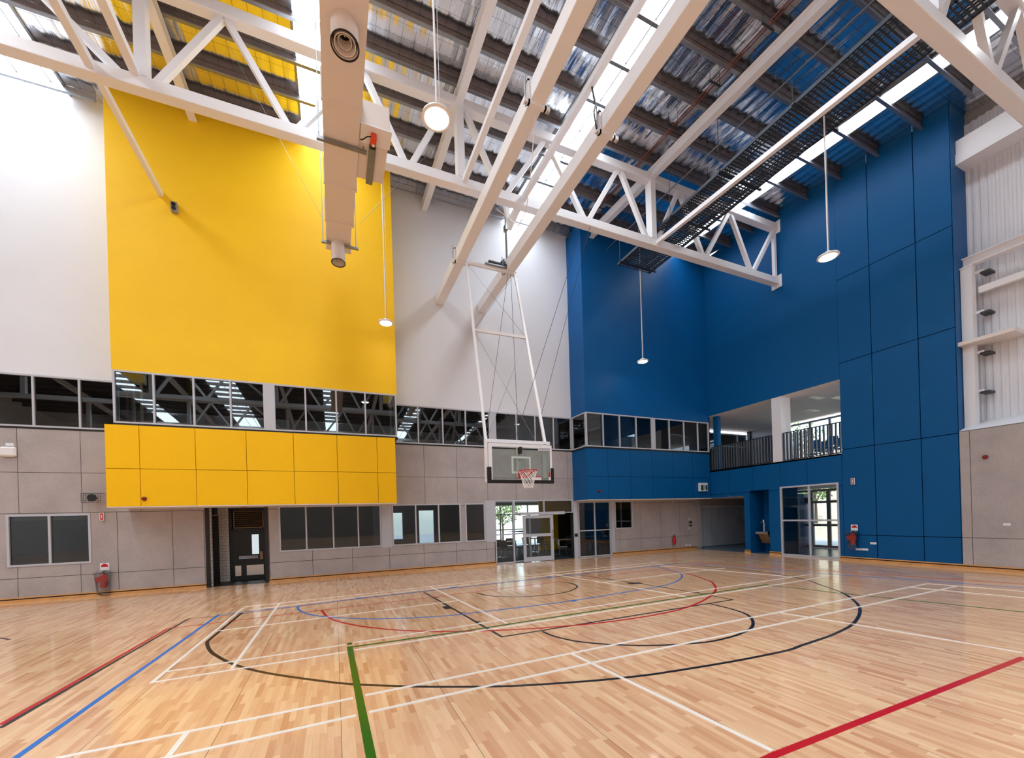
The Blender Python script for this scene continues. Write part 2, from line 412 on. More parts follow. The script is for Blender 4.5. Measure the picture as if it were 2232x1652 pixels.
court_line([(1039,1292),(1064,1298),(1110,1301),(1165,1299),(1220,1293),(1250,1285),(1258,1277),(1244,1271),(1228,1269)], 'black', 'small black semicircle under the hoop', .05, True)
for (a, b, wd) in (((967,1325),(983,1323),.3), ((1370,1272),(1398,1270.5),.22), ((944,1303),(957,1301),.05), ((1002,1336),(1015,1334),.05), ((1034,1356),(1048,1354),.05), ((1446,1280),(1456,1279),.04), ((1514,1293),(1524,1291),.04)):
    court_line([a, b], 'black', 'black key mark', wd)
court_line([(0,1390),(20,1394)], 'black', 'short black corner mark at the left edge', .04)
court_line([(0,1580),(366,1370)], 'red', 'red sideline at the left', .05)
court_line([(366,1370),(800,1318),(1200,1270),(1545,1227.5)], 'red', 'thin red line along the long wall', .03)
court_line([(1500,1225),(1632,1233.5),(1920,1252),(2232,1273)], 'red', 'thin dark red line along the blue wall', .045)
court_line([(1660,1659),(1690,1645),(2232,1433)], 'red', 'wide red line in the right corner of the floor', .062)
court_line([(702,1330),(711,1342),(733,1353),(782,1364),(850,1372),(946,1376.5),(1056,1375),(1165,1370),(1200,1367),(1314,1357),(1429,1340),(1500,1323),(1543,1303),(1560,1286),(1554,1271),(1537,1263),(1500,1251),(1443,1243)], 'red', 'red shooting circle', .05, True)
court_line([(20,1662),(477,1340)], 'blue', 'blue sideline at the left', .055)
court_line([(477,1340),(640,1322),(800,1302),(1200,1258),(1490,1227)], 'blue', 'thin blue line along the long wall', .04)
court_line([(1486,1227),(1640,1238),(1832,1253),(2232,1281)], 'blue', 'thin blue line along the blue wall', .04)
court_line([(649,1321),(652,1330),(674,1339),(706,1344),(760,1347.5),(809,1349),(891,1347),(974,1342),(1056,1333),(1165,1320),(1250,1309),(1343,1294),(1429,1280),(1471,1269),(1486,1258),(1483,1250),(1463,1243),(1423,1234)], 'blue', 'blue shooting circle', .045, True)
for a, b in (((779,1303),(787,1303)), ((983,1281),(994,1279)), ((1191,1258),(1200,1257)), ((1249,1308),(1252,1311))):
    court_line([a, b], 'blue', 'small blue mark', .1)
court_line([(762,1409),(770,1452),(811,1662)], 'green', 'wide green line in the foreground', .075)
court_line([(762,1411),(993,1378.5),(1300,1331),(1672,1274)], 'green', 'green line across the key', .045)
court_line([(1671,1275),(1843,1294),(2232,1334)], 'green', 'thin green line at the right', .04)
court_line([(757,1404),(767,1402.5)], 'green', 'small green square', .09)
WL = 'white badminton court line'
for px, wd, lb in (
    ([(330,1489),(530,1325)], .045, 'sideline nearest the left'), ([(505,1458),(609,1315)], .045, 'inner sideline at the left'),
    ([(330,1488),(755,1421)], .04, 'baseline left of the green line'), ([(364,1464),(753,1405)], .04, 'service line left of the green line'),
    ([(770,1401),(1300,1321),(1557,1283),(1766,1252)], .04, 'service line crossing the key'), ([(772,1417),(1015,1380),(1300,1336),(1671,1278),(1809,1255)], .045, 'line beside the green line'),
    ([(120,1654),(770,1522)], .045, 'far line of the foreground pair, left part'), ([(796,1516),(1300,1413),(1632,1347),(2023,1272)], .045, 'far line of the foreground pair, right part'),
    ([(340,1658),(776,1560)], .045, 'near line of the foreground pair, left part'), ([(804,1553),(1300,1443),(1632,1374),(2089,1277)], .045, 'near line of the foreground pair, right part'),
    ([(364,1653),(408,1597)], .05, 'short link of the foreground pair'), ([(1244,1424),(1683,1637)], .045, 'centre line running to the foreground'),
    ([(1703,1336),(1900,1367),(2229,1423)], .04, 'line running to the right edge'), ([(938,1279),(1105,1359)], .045, 'centre line in the key'),
    ([(470,1376),(800,1334.5),(998,1309)], .03, 'thin line through the left of the key'), ([(1317,1269),(1580,1238)], .03, 'thin line right of the key'),
    ([(530,1323),(800,1294),(1200,1249),(1434,1225)], .03, 'first thin line along the long wall'), ([(545,1329),(800,1299),(1200,1254),(1445,1229)], .025, 'second thin line along the long wall'),
    ([(1198,1251),(1300,1267),(1494,1300)], .035, 'line right of the key'), ([(2023,1272),(2232,1289)], .035, 'short line by the blue wall'),
    ([(1983,1280),(2232,1303)], .035, 'second short line by the blue wall'), ([(1440,1233),(1735,1258)], .03, 'far line by the blue wall')):
    court_line(px, 'white', WL + ', ' + lb, wd)

# ------------------------------------------------------------------ roof: foil, skylights
XS = [(-14.0, -12.8), (-8.2, -6.35), (-.6, .62), (6.5, 7.78), (14.16, 14.78)]
YR0, YR1 = YBACK, YA
edges = [XLEFT] + [e for s in XS for e in s] + [XB+1.6]
rf = MB()
for i in range(0, len(edges), 2):
    x0, x1 = edges[i], edges[i+1]
    rf.add([(x0,YR0,zroof(YR0)),(x1,YR0,zroof(YR0)),(x1,YR1,zroof(YR1)),(x0,YR1,zroof(YR1)),
            (x0,YR0,zroof(YR0)+.12),(x1,YR0,zroof(YR0)+.12),(x1,YR1,zroof(YR1)+.12),(x0,YR1,zroof(YR1)+.12)],
           [(0,3,2,1),(4,5,6,7),(0,1,5,4),(1,2,6,5),(2,3,7,6),(3,0,4,7)])
tag(rf.build('ceiling', 'foil'), kind='structure')
sk_names = ['skylight strip beyond the left edge of the picture', 'far left skylight strip above the white wall', 'skylight strip above the duct', 'wide central skylight strip', 'narrow skylight strip beside the cable tray']
for k, (x0, x1) in enumerate(XS):
    t = thing('skylight', sk_names[k], 'skylight', (x0, YR0, zroof(YR0)), kind='structure')
    s = MB().add([(x0,YR0,zroof(YR0)+.02),(x1,YR0,zroof(YR0)+.02),(x1,YR1,zroof(YR1)+.02),(x0,YR1,zroof(YR1)+.02)], [(0,3,2,1)])
    part(s, 'skylight_sheet', 'sky_panel', t)
    g = MB()
    for x in (x0, x1): g.bar((x, YR0, zroof(YR0)-.02), (x, YR1, zroof(YR1)-.02), .06, .05)
    if k in (1, 3):
        for x in ([(x0+x1)/2] if k == 3 else [x1-.9, x1-.25]): g.bar((x, YR0, zroof(YR0)-.02), (x, YR1, zroof(YR1)-.02), .025, .03)
    part(g, 'skylight_frame', 'galv', t)
# purlins
PY = [10.36 + k*1.06 for k in range(-24, 4)]
for i, y in enumerate(PY):
    z = zroof(y)
    yl = 13.55
    t = thing('purlin', 'galvanised purlin running across the foil roof', 'roof purlin', (0, y, z), 'purlins under the foil roof')
    xr = XB-.01
    part(MB().box(XLEFT, xr, y-.012, y+.012, z-.21, z-.01), 'web', 'purlin', t)
    part(MB().box(XLEFT, xr, y-.07, y+.012, z-.225, z-.202), 'flange', 'galv', t)
t = thing('purlin', 'galvanised purlin against the long wall, interrupted by the yellow and blue bays', 'roof purlin', (0, 14.7, zroof(14.7)))
for a, b in ((XLEFT, -5.7), (2.05, 9.7)):
    _w = MB().box(a, b, 14.69, 14.71, zroof(14.7)-.21, zroof(14.7)-.01).box(a, b, 14.64, 14.71, zroof(14.7)-.225, zroof(14.7)-.202)
    part(_w, 'web', 'galv', t)
# rafters, sitting under the purlins
RX = [-16.6, -9.95, -3.33, 3.36, 9.98]
rl = ['beyond the left edge of the picture', 'above the far left skylight', 'above the yellow wall', 'above the corner of the yellow wall', 'between the central skylight and the cable tray']
for x, lb in zip(RX, rl):
    q0 = (x, -25, zroof(-25)-.42); q1 = (x, 14.98, zroof(14.98)-.42)
    tag(MB().ibeam(q0, q1, .2, .3, .02).build('roof_beam', 'steel'), 'white steel roof beam ' + lb, 'roof beam')
# trusses
nodesB = [oy(u, 300, 10.5).x for u in (345, 640, 890, 1092, 1272)] + [oy(1411, 500, 10.5).x, oy(1534, 552, 10.5).x, oy(1638, 583, 10.5).x]
nodesT = [oy(485, 60, 10.5).x, oy(785, 190, 10.5).x, oy(975, 280, 10.5).x, oy(1190, 320, 10.5).x, oy(1348, 372, 10.5).x, oy(1478, 420, 10.5).x, oy(1589, 461, 10.5).x, oy(1685, 495, 10.5).x]
def truss(y, label, mounted=True):
    dz = -.07*(10.5-y); zb_, zt = 10.84+dz, 12.98+dz
    t = thing('roof_truss', label, 'roof truss', (3.36, y, zb_), 'white steel roof trusses')
    part(MB().bar((XLEFT, y, zb_), (XB-.03, y, zb_), .25, .25), 'bottom_chord', 'steel', t, bevel=.015)
    part(MB().bar((XLEFT, y, zt), (XB-.03, y, zt), .25, .25), 'top_chord', 'steel', t, bevel=.015)
    for x in RX: part(MB().bar((x, y, zb_+.125), (x, y, zt-.125), .26, .2, (1,0,0)), 'post', 'steel', t)
    part(MB().bar((XB-.12, y, zb_+.12), (XB-.12, y, zt-.12), .12, .12, (1,0,0)), 'post', 'steel', t)
    N_ = []
    B = nodesB; T = nodesT
    N_ += [((B[0],0),(T[0],1)), ((T[0]+.08,1),(B[1]-.1,0)), ((B[1]+.1,0),(T[1],1)), ((T[1]+.1,1),(B[2]-.1,0)), ((B[2]+.05,0),(T[2],1)),
           ((RX[3]+.2,1),(B[3]-.1,0)), ((B[3]+.1,0),(T[3]-.08,1)), ((T[3]+.08,1),(B[4]-.08,0)), ((B[4]+.08,0),(T[4]-.06,1)), ((T[4]+.08,1),(B[5]-.05,0)),
           ((RX[4]+.2,0),(T[5]-.05,1)), ((T[5]+.08,1),(B[6]-.06,0)), ((B[6]+.06,0),(T[6]-.05,1)), ((T[6]+.05,1),(B[7]-.06,0)), ((B[7]+.06,0),(T[7],1))]
    o = -6.62
    N_ += [((B[0]+o,0),(T[0]+o,1)), ((T[0]+o,1),(B[1]+o,0)), ((B[1]+o+.1,0),(B[1]+o+1.4,1)), ((B[1]+o+1.5,1),(RX[2]-.35,0))]
    for (x0, a), (x1, b) in N_:
        part(MB().bar((x0, y, zt-.11 if a else zb_+.11), (x1, y, zt-.11 if b else zb_+.11), .13, .13, (0,1,0)), 'diagonal', 'steel', t)
    for zz in (zb_, zt):
        part(MB().box(XB-.03, XB-.001, y-.2, y+.2, zz-.24, zz+.24), 'end_plate', 'steel', t)
    return t
truss(10.5, 'white steel truss crossing in front of the yellow wall')
truss(3.55, 'white steel truss cut off by the top right corner')
truss(-3.4, 'white steel truss behind the viewpoint, mirrored in the upper windows')
truss(-10.35, 'white steel truss second behind the viewpoint, mirrored in the upper windows')
truss(-17.3, 'white steel truss farthest behind the viewpoint, mirrored in the upper windows')
# light steel bars between the trusses (bottom-chord ties)
def tie(name, x, y0, z0, y1, z1, wdt, h, label):
    return tag(MB().bar((x, y0, z0), (x, y1, z1), wdt, h).build(name, 'steel'), label, 'tie beam', 'tie beams between the trusses')
tie('tie_beam', -4.1, -1, 10.5, 10.4, 10.86, .14, .14, 'thin white tie beam ending on the truss left of the yellow wall')
tie('tie_beam', -4.1, 10.6, 10.9, 14.98, 10.95, .11, .13, 'thin white tie beam slanting down to the yellow wall')
tie('tie_beam', -3.42, 3.0, 10.8, 10.38, 11.0, .15, .14, 'thin white tie beam meeting the truss beside its left post')
tie('tie_beam', 3.44, -1, 10.55, 10.4, 10.9, .13, .13, 'thin white tie beam left of the hoop rails')
tie('tie_beam', 5.16, -1, 10.75, 11.4, 10.9, .13, .14, 'thin white tie beam between the two hoop rails')
tag(MB().bar((5.16, 11.4, 10.72), (5.16, 10.62, 10.85), .12, .12).bar((5.16, 11.3, 10.68), (4.98, 11.3, 11.5), .12, .12, (0,1,0)).build('bracket', 'steel'), 'white bracket holding the end of the tie beam between the hoop rails', 'bracket')
tie('tie_beam', 10.1, 3.7, 10.5, 10.38, 10.84, .11, .12, 'thin white tie beam under the cable tray')
# ------------------------------------------------------------------ long wall (wall_back)
ZS = sum(za(u, v, 13.8) for u, v in ((300,1109),(700,1100),(1300,1086)))/3   # underside of the bays
ZL = .62                                                            # lower joint
XBL, XBR = xa(236, 600, YBAY), xa(858, 640, YBAY)                   # yellow bay
XUL, XUR = xa(1272, 760, YBAY), XB                                  # blue bay
def xr(u, v=1150): return xa(u, v)
doorway = (xr(449), xr(583), 0, ZS+.02)
openA = {
 'w1': (xr(14), xr(198), .93, 2.30), 'w2': (xr(608), xr(831), .95, ZS), 'w3': (xr(855), xr(1005), .95, ZS+.0), 'w4': (xr(1015), xr(1058), .95, ZS),
 'shop': (xr(1079), xr(1250), 0, ZS+.1), 'fw': (xr(1261), xr(1331), 0, ZS), 'w5': (xr(1341), xr(1380), 1.17, ZS),
}
holesA = [doorway] + list(openA.values())
tag_struct = lambda o: tag(o, kind='structure')
# backing behind the joints, and panels
wa = thing('wall_back', None, None, (0, YA, 0), kind='structure')
mb = MB(); wall_rects(mb, 'y', YA+.03, .2, (XLEFT, xr(1521), 0, ZWB), holesA); mb.box(xr(1521), XB+.6, YA+.03, YA+.2, ZS+.1, ZWB); part(mb, 'backing', 'joint', wa)
topz = ZWB-.02
cutsU = [XLEFT, -20, -18, -16, -14.5, -12.9, -11.2, -9.4] + [xa(u, 1035) for u in (39, 177, 305, 430, 540, 660, 770, 855, 925, 996, 1062, 1124, 1182, 1237)] + [xa(1262, 1035), XB+.5]
mb = MB(); grid_panels(mb, 'y', YA, .03, cutsU, [2.33, ZJ, topz], holesA); part(mb, 'upper_panels', 'concrete', wa)
cutsL = [XLEFT, -20, -18, -16, -14.5, -12.9, -11.2, -9.4] + [xr(u, 1230) for u in (38, 176, 258, 378, 447, 583, 588, 682, 769, 850, 925, 996, 1062, 1080)] 
mb = MB(); grid_panels(mb, 'y', YA, .03, cutsL, [.02, ZL, 2.33], holesA); part(mb, 'lower_panels', 'concrete', wa)
cutsR = [xr(u, 1150) for u in (1333, 1350, 1396, 1440, 1482, 1521)]
mb = MB(); grid_panels(mb, 'y', YA, .03, cutsR, [.02, ZL+.05, 2.33], holesA); part(mb, 'right_panels', 'concrete', wa)
mb = MB(); wall_rects(mb, 'y', YA-.005, .06, (xr(832), xr(854), .9, ZS+.02), []); wall_rects(mb, 'y', YA-.02, .06, (xr(1251), xr(1260), 0, ZS), []); wall_rects(mb, 'y', YA-.01, .06, (xr(1059), xr(1079), .9, ZS+.1), [])
wall_rects(mb, 'y', YA-.01, .06, (xr(1332), xr(1340), .0, ZS), []); part(mb, 'pale_jambs', 'frame', wa)
part(MB().box(xr(1521), xr(1527), YA-.03, YA+.4, 0, ZS), 'end_post', 'concrete', wa)
# plaster above the window band
mb = MB().box(XLEFT, XBL+.3, YA, YA+.2, ZWT, zroof(YA)).box(XBR-.3, XUL+.3, YA, YA+.2, ZWT, zroof(YA))
part(mb, 'upper_plaster', 'white_wall', wa)
# yellow bay
yw = thing('wall_yellow_bay', None, None, (0, YBAY, 0), kind='structure')
part(MB().box(XBL, XBR, YBAY, YBAY+.1, ZWT, zroof(YBAY)).box(XBL, XBL+.1, YBAY+.1, YA, ZWT, zroof(YBAY)).box(XBR-.1, XBR, YBAY+.1, YA, ZWT, zroof(YBAY)), 'upper_plaster', 'yellow', yw)
BX0, BX1 = xa(230, 1020, YBAY-.12), xa(863, 1020, YBAY-.12)
cy = [BX0] + [xa(u, 1020, YBAY-.12) for u in (305, 427, 538, 641, 736, 823)] + [BX1]
mb = MB(); grid_panels(mb, 'y', YBAY-.12, .04, cy, [ZS, ZJ, ZWB-.06], [], .013); part(mb, 'box_panels', 'yellow_panel', yw)
part(MB().box(BX0+.004, BX1-.004, YBAY-.08, YA-.002, ZS+.004, ZWB-.07), 'box_core', 'yellowjoint', yw)
part(MB().box(BX0+.002, BX1-.002, YBAY-.119, YA-.001, ZS-.02, ZS+.003), 'soffit', 'soffit', yw)
part(MB().box(BX0, BX0+.004, YBAY-.12, YA-.001, ZS, ZWB-.06).box(BX1-.004, BX1, YBAY-.12, YA-.001, ZS, ZWB-.06), 'box_sides', 'yellow_panel', yw)
part(MB().box(XBL, XBR, YBAY-.02, YA, ZWB-.07, ZWB-.02), 'sill_shadow_gap', 'black', yw)
# blue bay
bw = thing('wall_blue_bay', None, None, (0, YBAY, 0), kind='structure')
part(MB().box(XUL, XUR, YBAY, YBAY+.1, ZWT, zroof(YBAY)).box(XUL, XUL+.1, YBAY+.1, YA, ZWT, zroof(YBAY)), 'upper_plaster', 'blue_bay', bw)
cb = [XUL] + [xa(u, 1020, YBAY) for u in (1325, 1374, 1422, 1467, 1510)] + [XB]
mb = MB(); grid_panels(mb, 'y', YBAY, .04, cb, [ZS+.04, ZJ, ZWB-.06], [], .014); part(mb, 'box_panels', 'blue', bw)
part(MB().box(XUL+.004, XUR, YBAY+.02, YA-.002, ZS+.045, ZWB-.07), 'box_core', 'bluejoint', bw)
part(MB().box(XUL, XUL+.004, YBAY, YA, ZS+.04, ZJ-.004).box(XUL, XUL+.004, YBAY, YA, ZJ+.004, ZWB-.06), 'box_side', 'blue', bw)
part(MB().box(XUL+.002, XB, YBAY+.001, YA-.001, ZS+.02, ZS+.042), 'soffit', 'soffit', bw)
part(MB().box(XUL, XB, YBAY-.01, YA, ZWB-.07, ZWB-.02), 'sill_shadow_gap', 'black', bw)
part(MB().box(XLEFT, XBL, YA-.01, YA+.05, ZWB-.05, ZWB).box(XBR, XUL, YA-.01, YA+.05, ZWB-.05, ZWB), 'sill_shadow_gap', 'black', wa)

# ------------------------------------------------------------------ windows
wcount = [0]
def window(axis, face, a0, a1, z0, z1, mull, hbars=(), fw=.045, glass='glass', frame='frame', depth=.09, label=None, wide=()):
    wcount[0] += 1
    c = ((a0+a1)/2, face, z0) if axis == 'y' else (face, (a0+a1)/2, z0)
    t = thing('window_%d' % wcount[0], label, None, c, kind='structure')
    mb = MB()
    def bx(p0, p1, q0, q1, d0=0, d1=depth):
        if axis == 'y': mb.box(p0, p1, face+d0, face+d1, q0, q1)
        else: mb.box(face+d0, face+d1, p0, p1, q0, q1)
    bx(a0, a0+fw, z0, z1); bx(a1-fw, a1, z0, z1); bx(a0+fw, a1-fw, z0, z0+fw); bx(a0+fw, a1-fw, z1-fw, z1)
    for m_ in mull:
        wd = fw
        if isinstance(m_, tuple): m_, wd = m_
        bx(m_-wd/2, m_+wd/2, z0+fw, z1-fw)
    for h_ in hbars: bx(a0+fw, a1-fw, h_-fw/2, h_+fw/2, .012, depth-.005)
    part(mb, 'window_frame', frame, t)
    mb = MB()
    if axis == 'y': mb.box(a0+fw*.5, a1-fw*.5, face+depth*.5, face+depth*.5+.008, z0+fw*.5, z1-fw*.5)
    else: mb.box(face+depth*.5, face+depth*.5+.008, a0+fw*.5, a1-fw*.5, z0+fw*.5, z1-fw*.5)
    part(mb, 'window_pane', glass, t)
    return t
V = 885
A_ = lambda us, Y=YA, v=V: [xa(u, v, Y) for u in us]
window('y', YA-.02, XLEFT, XBL+.25, ZWB, ZWT, [-20, -18.5, -17, -15.5, -14, -12.6, -11.3, -9.8, -8.3] + A_((73, 174)))
window('y', YBAY-.02, XBL+.02, XBR-.02, ZWB, ZWT, A_((336, 423, 503), YBAY) + [(xa(587, V, YBAY), .3)] + A_((666, 733, 796), YBAY))
window('y', YA-.02, XBR+.02, XUL-.02, ZWB, ZWT, A_((910, 963.5, 1013.5)) + [(xa(1072, V), .3)] + A_((1124, 1164.5, 1204.5)))
window('y', YBAY-.02, XUL+.0, XB-.02, ZWB, ZWT, A_((1313, 1349, 1385), YBAY) + [(xa(1422, V, YBAY), .22)] + A_((1457, 1489, 1519), YBAY))
window('x', XUL-.02, YBAY+.03, YA-.04, ZWB, ZWT, [])
window('x', XBL+.02, YBAY+.07, YA-.04, ZWB, ZWT, [])
window('x', XBR-.11, YBAY+.07, YA-.04, ZWB, ZWT, [])
r = openA['w1']; window('y', YA-.02, r[0], r[1], r[2], r[3], [xr(108)], fw=.05)
tag(MB().box(r[0]+.08, xr(105), YA+.1, YA+.13, r[3]-.16, r[3]-.02).box(xr(112), r[1]-.08, YA+.1, YA+.13, r[3]-.16, r[3]-.02).build('roller_blind', 'soffit'), 'cream roller blind rolled up at the head of the low left window', 'roller blind')
r = openA['w2']; window('y', YA-.02, r[0], r[1], r[2], r[3], [xr(667.5), xr(726.5), xr(781)])
r = openA['w3']; window('y', YA-.02, r[0], r[1], r[2], r[3], [xr(907), xr(957)])
r = openA['w4']; window('y', YA-.02, r[0], r[1], r[2], r[3], [])
r = openA['w5']; window('y', YA-.02, r[0], r[1], r[2], r[3], [], glass='clear')
r = openA['fw']; window('y', YA-.02, r[0], r[1], .01, r[3], [xr(1297)], hbars=[1.16])
r = openA['shop']
xm, xs0, xs1 = xr(1121), xr(1138), xr(1203)
ztr = za(1190, 1119)
window('y', YA-.02, r[0], xm, .01, r[3], [], hbars=[1.16], glass='clear')
window('y', YA-.02, xm, r[1], ztr, r[3], [xr(1187)], glass='clear')
window('y', YA+.12, xm, xr(1160), .01, ztr, [], hbars=[1.16], glass='clear')
# sliding glazed door
d = thing('door_1', 'pale grey aluminium sliding door with two glass panes', None, ((xs0+xs1)/2, YA, 0), kind='structure')
mb = MB(); dz1 = ztr-.06
for a, b, c, e in ((xs0, xs0+.11, .02, dz1), (xs1-.13, xs1, .02, dz1), (xs0+.11, xs1-.13, .02, .2), (xs0+.11, xs1-.13, dz1-.12, dz1), (xs0+.11, xs1-.13, 1.02, 1.14)): mb.box(a, b, YA-.13, YA-.07, c, e)
part(mb, 'door_frame', 'frame', d)
part(MB().box(xs0+.1, xs1-.12, YA-.105, YA-.097, .19, dz1-.11), 'door_pane', 'clear', d)
part(MB().tube([(xs1-.07, YA-.13, .9), (xs1-.07, YA-.2, .92), (xs1-.07, YA-.2, 1.26), (xs1-.07, YA-.13, 1.28)], .016), 'door_handle', 'chrome', d)
part(MB().box(xs0-.12, xs1+.55, YA-.16, YA-.03, dz1+.01, dz1+.13), 'sliding_track', 'frame', d)
tag(MB().box(xr(1251, 1170)+.03, xr(1258, 1170), YA-.05, YA-.02, .93, 1.06).build('door_control', 'black'), 'small black control box on the pale jamb beside the sliding door', 'switch')
# changing room doorway
dx0, dx1 = doorway[0], doorway[1]; zt_ = ZS
al = thing('wall_alcove', None, None, (dx0, YA, 0), kind='structure')
YD = YA+1.15
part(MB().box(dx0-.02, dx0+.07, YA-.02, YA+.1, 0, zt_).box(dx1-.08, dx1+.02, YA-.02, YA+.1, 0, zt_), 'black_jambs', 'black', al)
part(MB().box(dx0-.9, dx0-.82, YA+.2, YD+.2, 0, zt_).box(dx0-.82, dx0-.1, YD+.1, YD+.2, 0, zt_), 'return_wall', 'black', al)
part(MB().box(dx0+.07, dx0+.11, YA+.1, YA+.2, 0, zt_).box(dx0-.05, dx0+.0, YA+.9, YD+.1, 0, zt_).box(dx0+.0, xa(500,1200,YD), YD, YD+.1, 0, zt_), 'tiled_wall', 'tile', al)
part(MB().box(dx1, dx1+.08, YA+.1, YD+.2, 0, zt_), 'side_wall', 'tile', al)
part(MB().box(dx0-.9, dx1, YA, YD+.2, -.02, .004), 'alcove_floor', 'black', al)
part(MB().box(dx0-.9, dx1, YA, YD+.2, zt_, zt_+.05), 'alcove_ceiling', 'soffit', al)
ux = lambda u, v=1200: xa(u, v, YD-.02)
zz = lambda v, u=545: za(u, v, YD-.02)
dd = thing('door_2', 'black changing room door with narrow window and louvred fanlight', None, (ux(545), YD, 0), kind='structure')
e0, e1 = ux(505), ux(579); zd = zz(1157)
mb = MB(); mb.box(e0-.03, e0+.03, YD-.06, YD+.02, 0, zt_).box(e1-.03, e1+.05, YD-.06, YD+.02, 0, zt_).box(e0, e1, YD-.06, YD+.02, zd, zd+.08).box(e0, e1, YD-.06, YD+.02, zt_-.07, zt_)
part(mb, 'door_frame', 'black', dd)
part(MB().box(e0+.03, e1-.03, YD-.04, YD, .01, zd), 'door_leaf', 'black', dd)
l0, l1 = ux(511, 1140), ux(573, 1140); mb = MB()
for k in range(9):
    z = zd+.12 + k*(zt_-.12-zd-.12)/8.0; mb.bar((l0, YD-.03, z), (l1, YD-.03, z), .05, .012, (0, .5, 1))
part(mb, 'louvre_grille', 'brass', dd)
mb = MB(); mb.box(l0-.02, l1+.02, YD-.05, YD-.03, zd+.1, zd+.12).box(l0-.02, l1+.02, YD-.05, YD-.03, zt_-.12, zt_-.1).box(l0-.02, l0, YD-.05, YD-.03, zd+.1, zt_-.1).box(l1, l1+.02, YD-.05, YD-.03, zd+.1, zt_-.1)
part(mb, 'louvre_frame', 'brass', dd)
part(MB().box(ux(550), ux(565), YD-.05, YD-.038, zz(1208), zz(1165)), 'vision_panel', mat('daylit vision glass', srgb(200, 225, 232), .1, emit=(.8, .93, 1, 1), es=.6), dd)
part(MB().box(ux(512), ux(525), YD-.048, YD-.038, .16, .5).box(ux(537), ux(574), YD-.048, YD-.038, .16, .5), 'kick_plate', 'chrome', dd)
part(MB().box(ux(567), ux(573), YD-.052, YD-.038, zz(1220), zz(1203)), 'push_plate', 'brass', dd)
sg = part(MB().box(ux(521), ux(562), YD-.05, YD-.038, zz(1217), zz(1211)), 'door_sign', 'frame', dd)
def text(s, size, loc, rot, m, parent, name='lettering', ex=.002, align='CENTER'):
    cu = bpy.data.curves.new(name, 'FONT'); cu.body = s; cu.size = size; cu.extrude = ex; cu.align_x = align; cu.align_y = 'CENTER'
    o = bpy.data.objects.new(name, cu); C.objects.link(o)
    dg = bpy.context.evaluated_depsgraph_get(); me = bpy.data.meshes.new_from_object(o.evaluated_get(dg))
    bpy.data.objects.remove(o); bpy.data.curves.remove(cu)
    o = bpy.data.objects.new(name, me); C.objects.link(o); me.materials.clear(); me.materials.append(M[m] if isinstance(m, str) else m)
    o.location = loc; o.rotation_euler = rot
    if parent:
        base = Vector((0, 0, 0)); T = parent
        while T is not None: base += T.location; T = T.parent
        o.location = Vector(loc) - base; o.parent = parent
    return o
text('MALE CHANGEROOM', .052, ((ux(521)+ux(562))/2, YD-.052, zz(1214)), (PI/2, 0, 0), 'black', sg)
tt = thing('door_3', 'dark side door leaf standing open in the changing room entrance', None, (dx0+.3, YA+.5, 0), kind='structure')
p0, p1 = Vector((xa(460, 1200, YA+.45), YA+.45, 0)), Vector((xa(477, 1200, YA+.62), YA+.62, 0))
part(MB().bar(p0+Vector((0,0,1.1)), p1+Vector((0,0,1.1)), .05, 2.15), 'door_leaf', 'black', tt)
part(MB().box(p0.x-.02, p1.x, p0.y-.1, p1.y, 2.2, zt_), 'fanlight', 'black', tt)
part(MB().bar(p0.lerp(p1, .45)+Vector((0,-.06,.2)), p0.lerp(p1, .45)+Vector((0,-.06,1.9)), .03, .02, (0,1,0)), 'pull_strip', 'chrome', tt)

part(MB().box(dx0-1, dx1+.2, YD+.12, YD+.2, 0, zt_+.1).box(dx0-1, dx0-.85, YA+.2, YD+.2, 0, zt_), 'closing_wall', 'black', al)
# rooms behind the glass
rm = thing('wall_rooms', None, None, (0, YA+3, 0), kind='structure')
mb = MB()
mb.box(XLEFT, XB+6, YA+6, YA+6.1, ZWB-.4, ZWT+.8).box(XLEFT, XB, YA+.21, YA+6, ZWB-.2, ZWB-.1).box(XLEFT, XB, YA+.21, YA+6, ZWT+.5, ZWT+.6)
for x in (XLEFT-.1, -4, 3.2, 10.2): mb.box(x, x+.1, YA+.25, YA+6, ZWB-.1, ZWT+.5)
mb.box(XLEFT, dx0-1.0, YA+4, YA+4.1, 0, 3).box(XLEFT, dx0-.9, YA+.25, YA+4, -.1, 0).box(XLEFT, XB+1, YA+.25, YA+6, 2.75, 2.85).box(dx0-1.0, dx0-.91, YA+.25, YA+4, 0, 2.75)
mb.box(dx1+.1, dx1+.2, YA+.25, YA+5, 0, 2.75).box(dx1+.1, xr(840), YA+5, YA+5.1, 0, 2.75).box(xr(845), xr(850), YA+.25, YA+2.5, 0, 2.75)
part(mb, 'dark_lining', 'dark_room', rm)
CX0, CX1, CYE = xr(850), XB+.5, YA+7.5
fcafe = tag(MB().box(dx1+.2, XB+.6, YA, CYE, -.1, .002).build('floor_cafe', 'carpet'), kind='structure')
mb = MB(); mb.box(CX0, CX1+.1, YA+.25, CYE, 2.72, 2.75); part(mb, 'cafe_ceiling', 'white_wall', rm)
mb = MB(); mb.box(xa(1175, 1100, YA+4.5), xa(1215, 1100, YA+4.5), YA+4.5, YA+4.6, 0, 2.72).box(xa(1215, 1100, YA+4.5), CX1+.1, YA+4.5, YA+4.6, 2.1, 2.72); part(mb, 'cafe_feature_wall', 'yellow', rm)
mb = MB(); mb.box(xa(1215, 1100, YA+5.5), CX1+1, YA+5.5, YA+5.6, 0, 2.2).box(CX1+.1, CX1+.2, YA+.25, YA+5.5, 0, 2.75); part(mb, 'cafe_dark_wall', 'dark_room', rm)
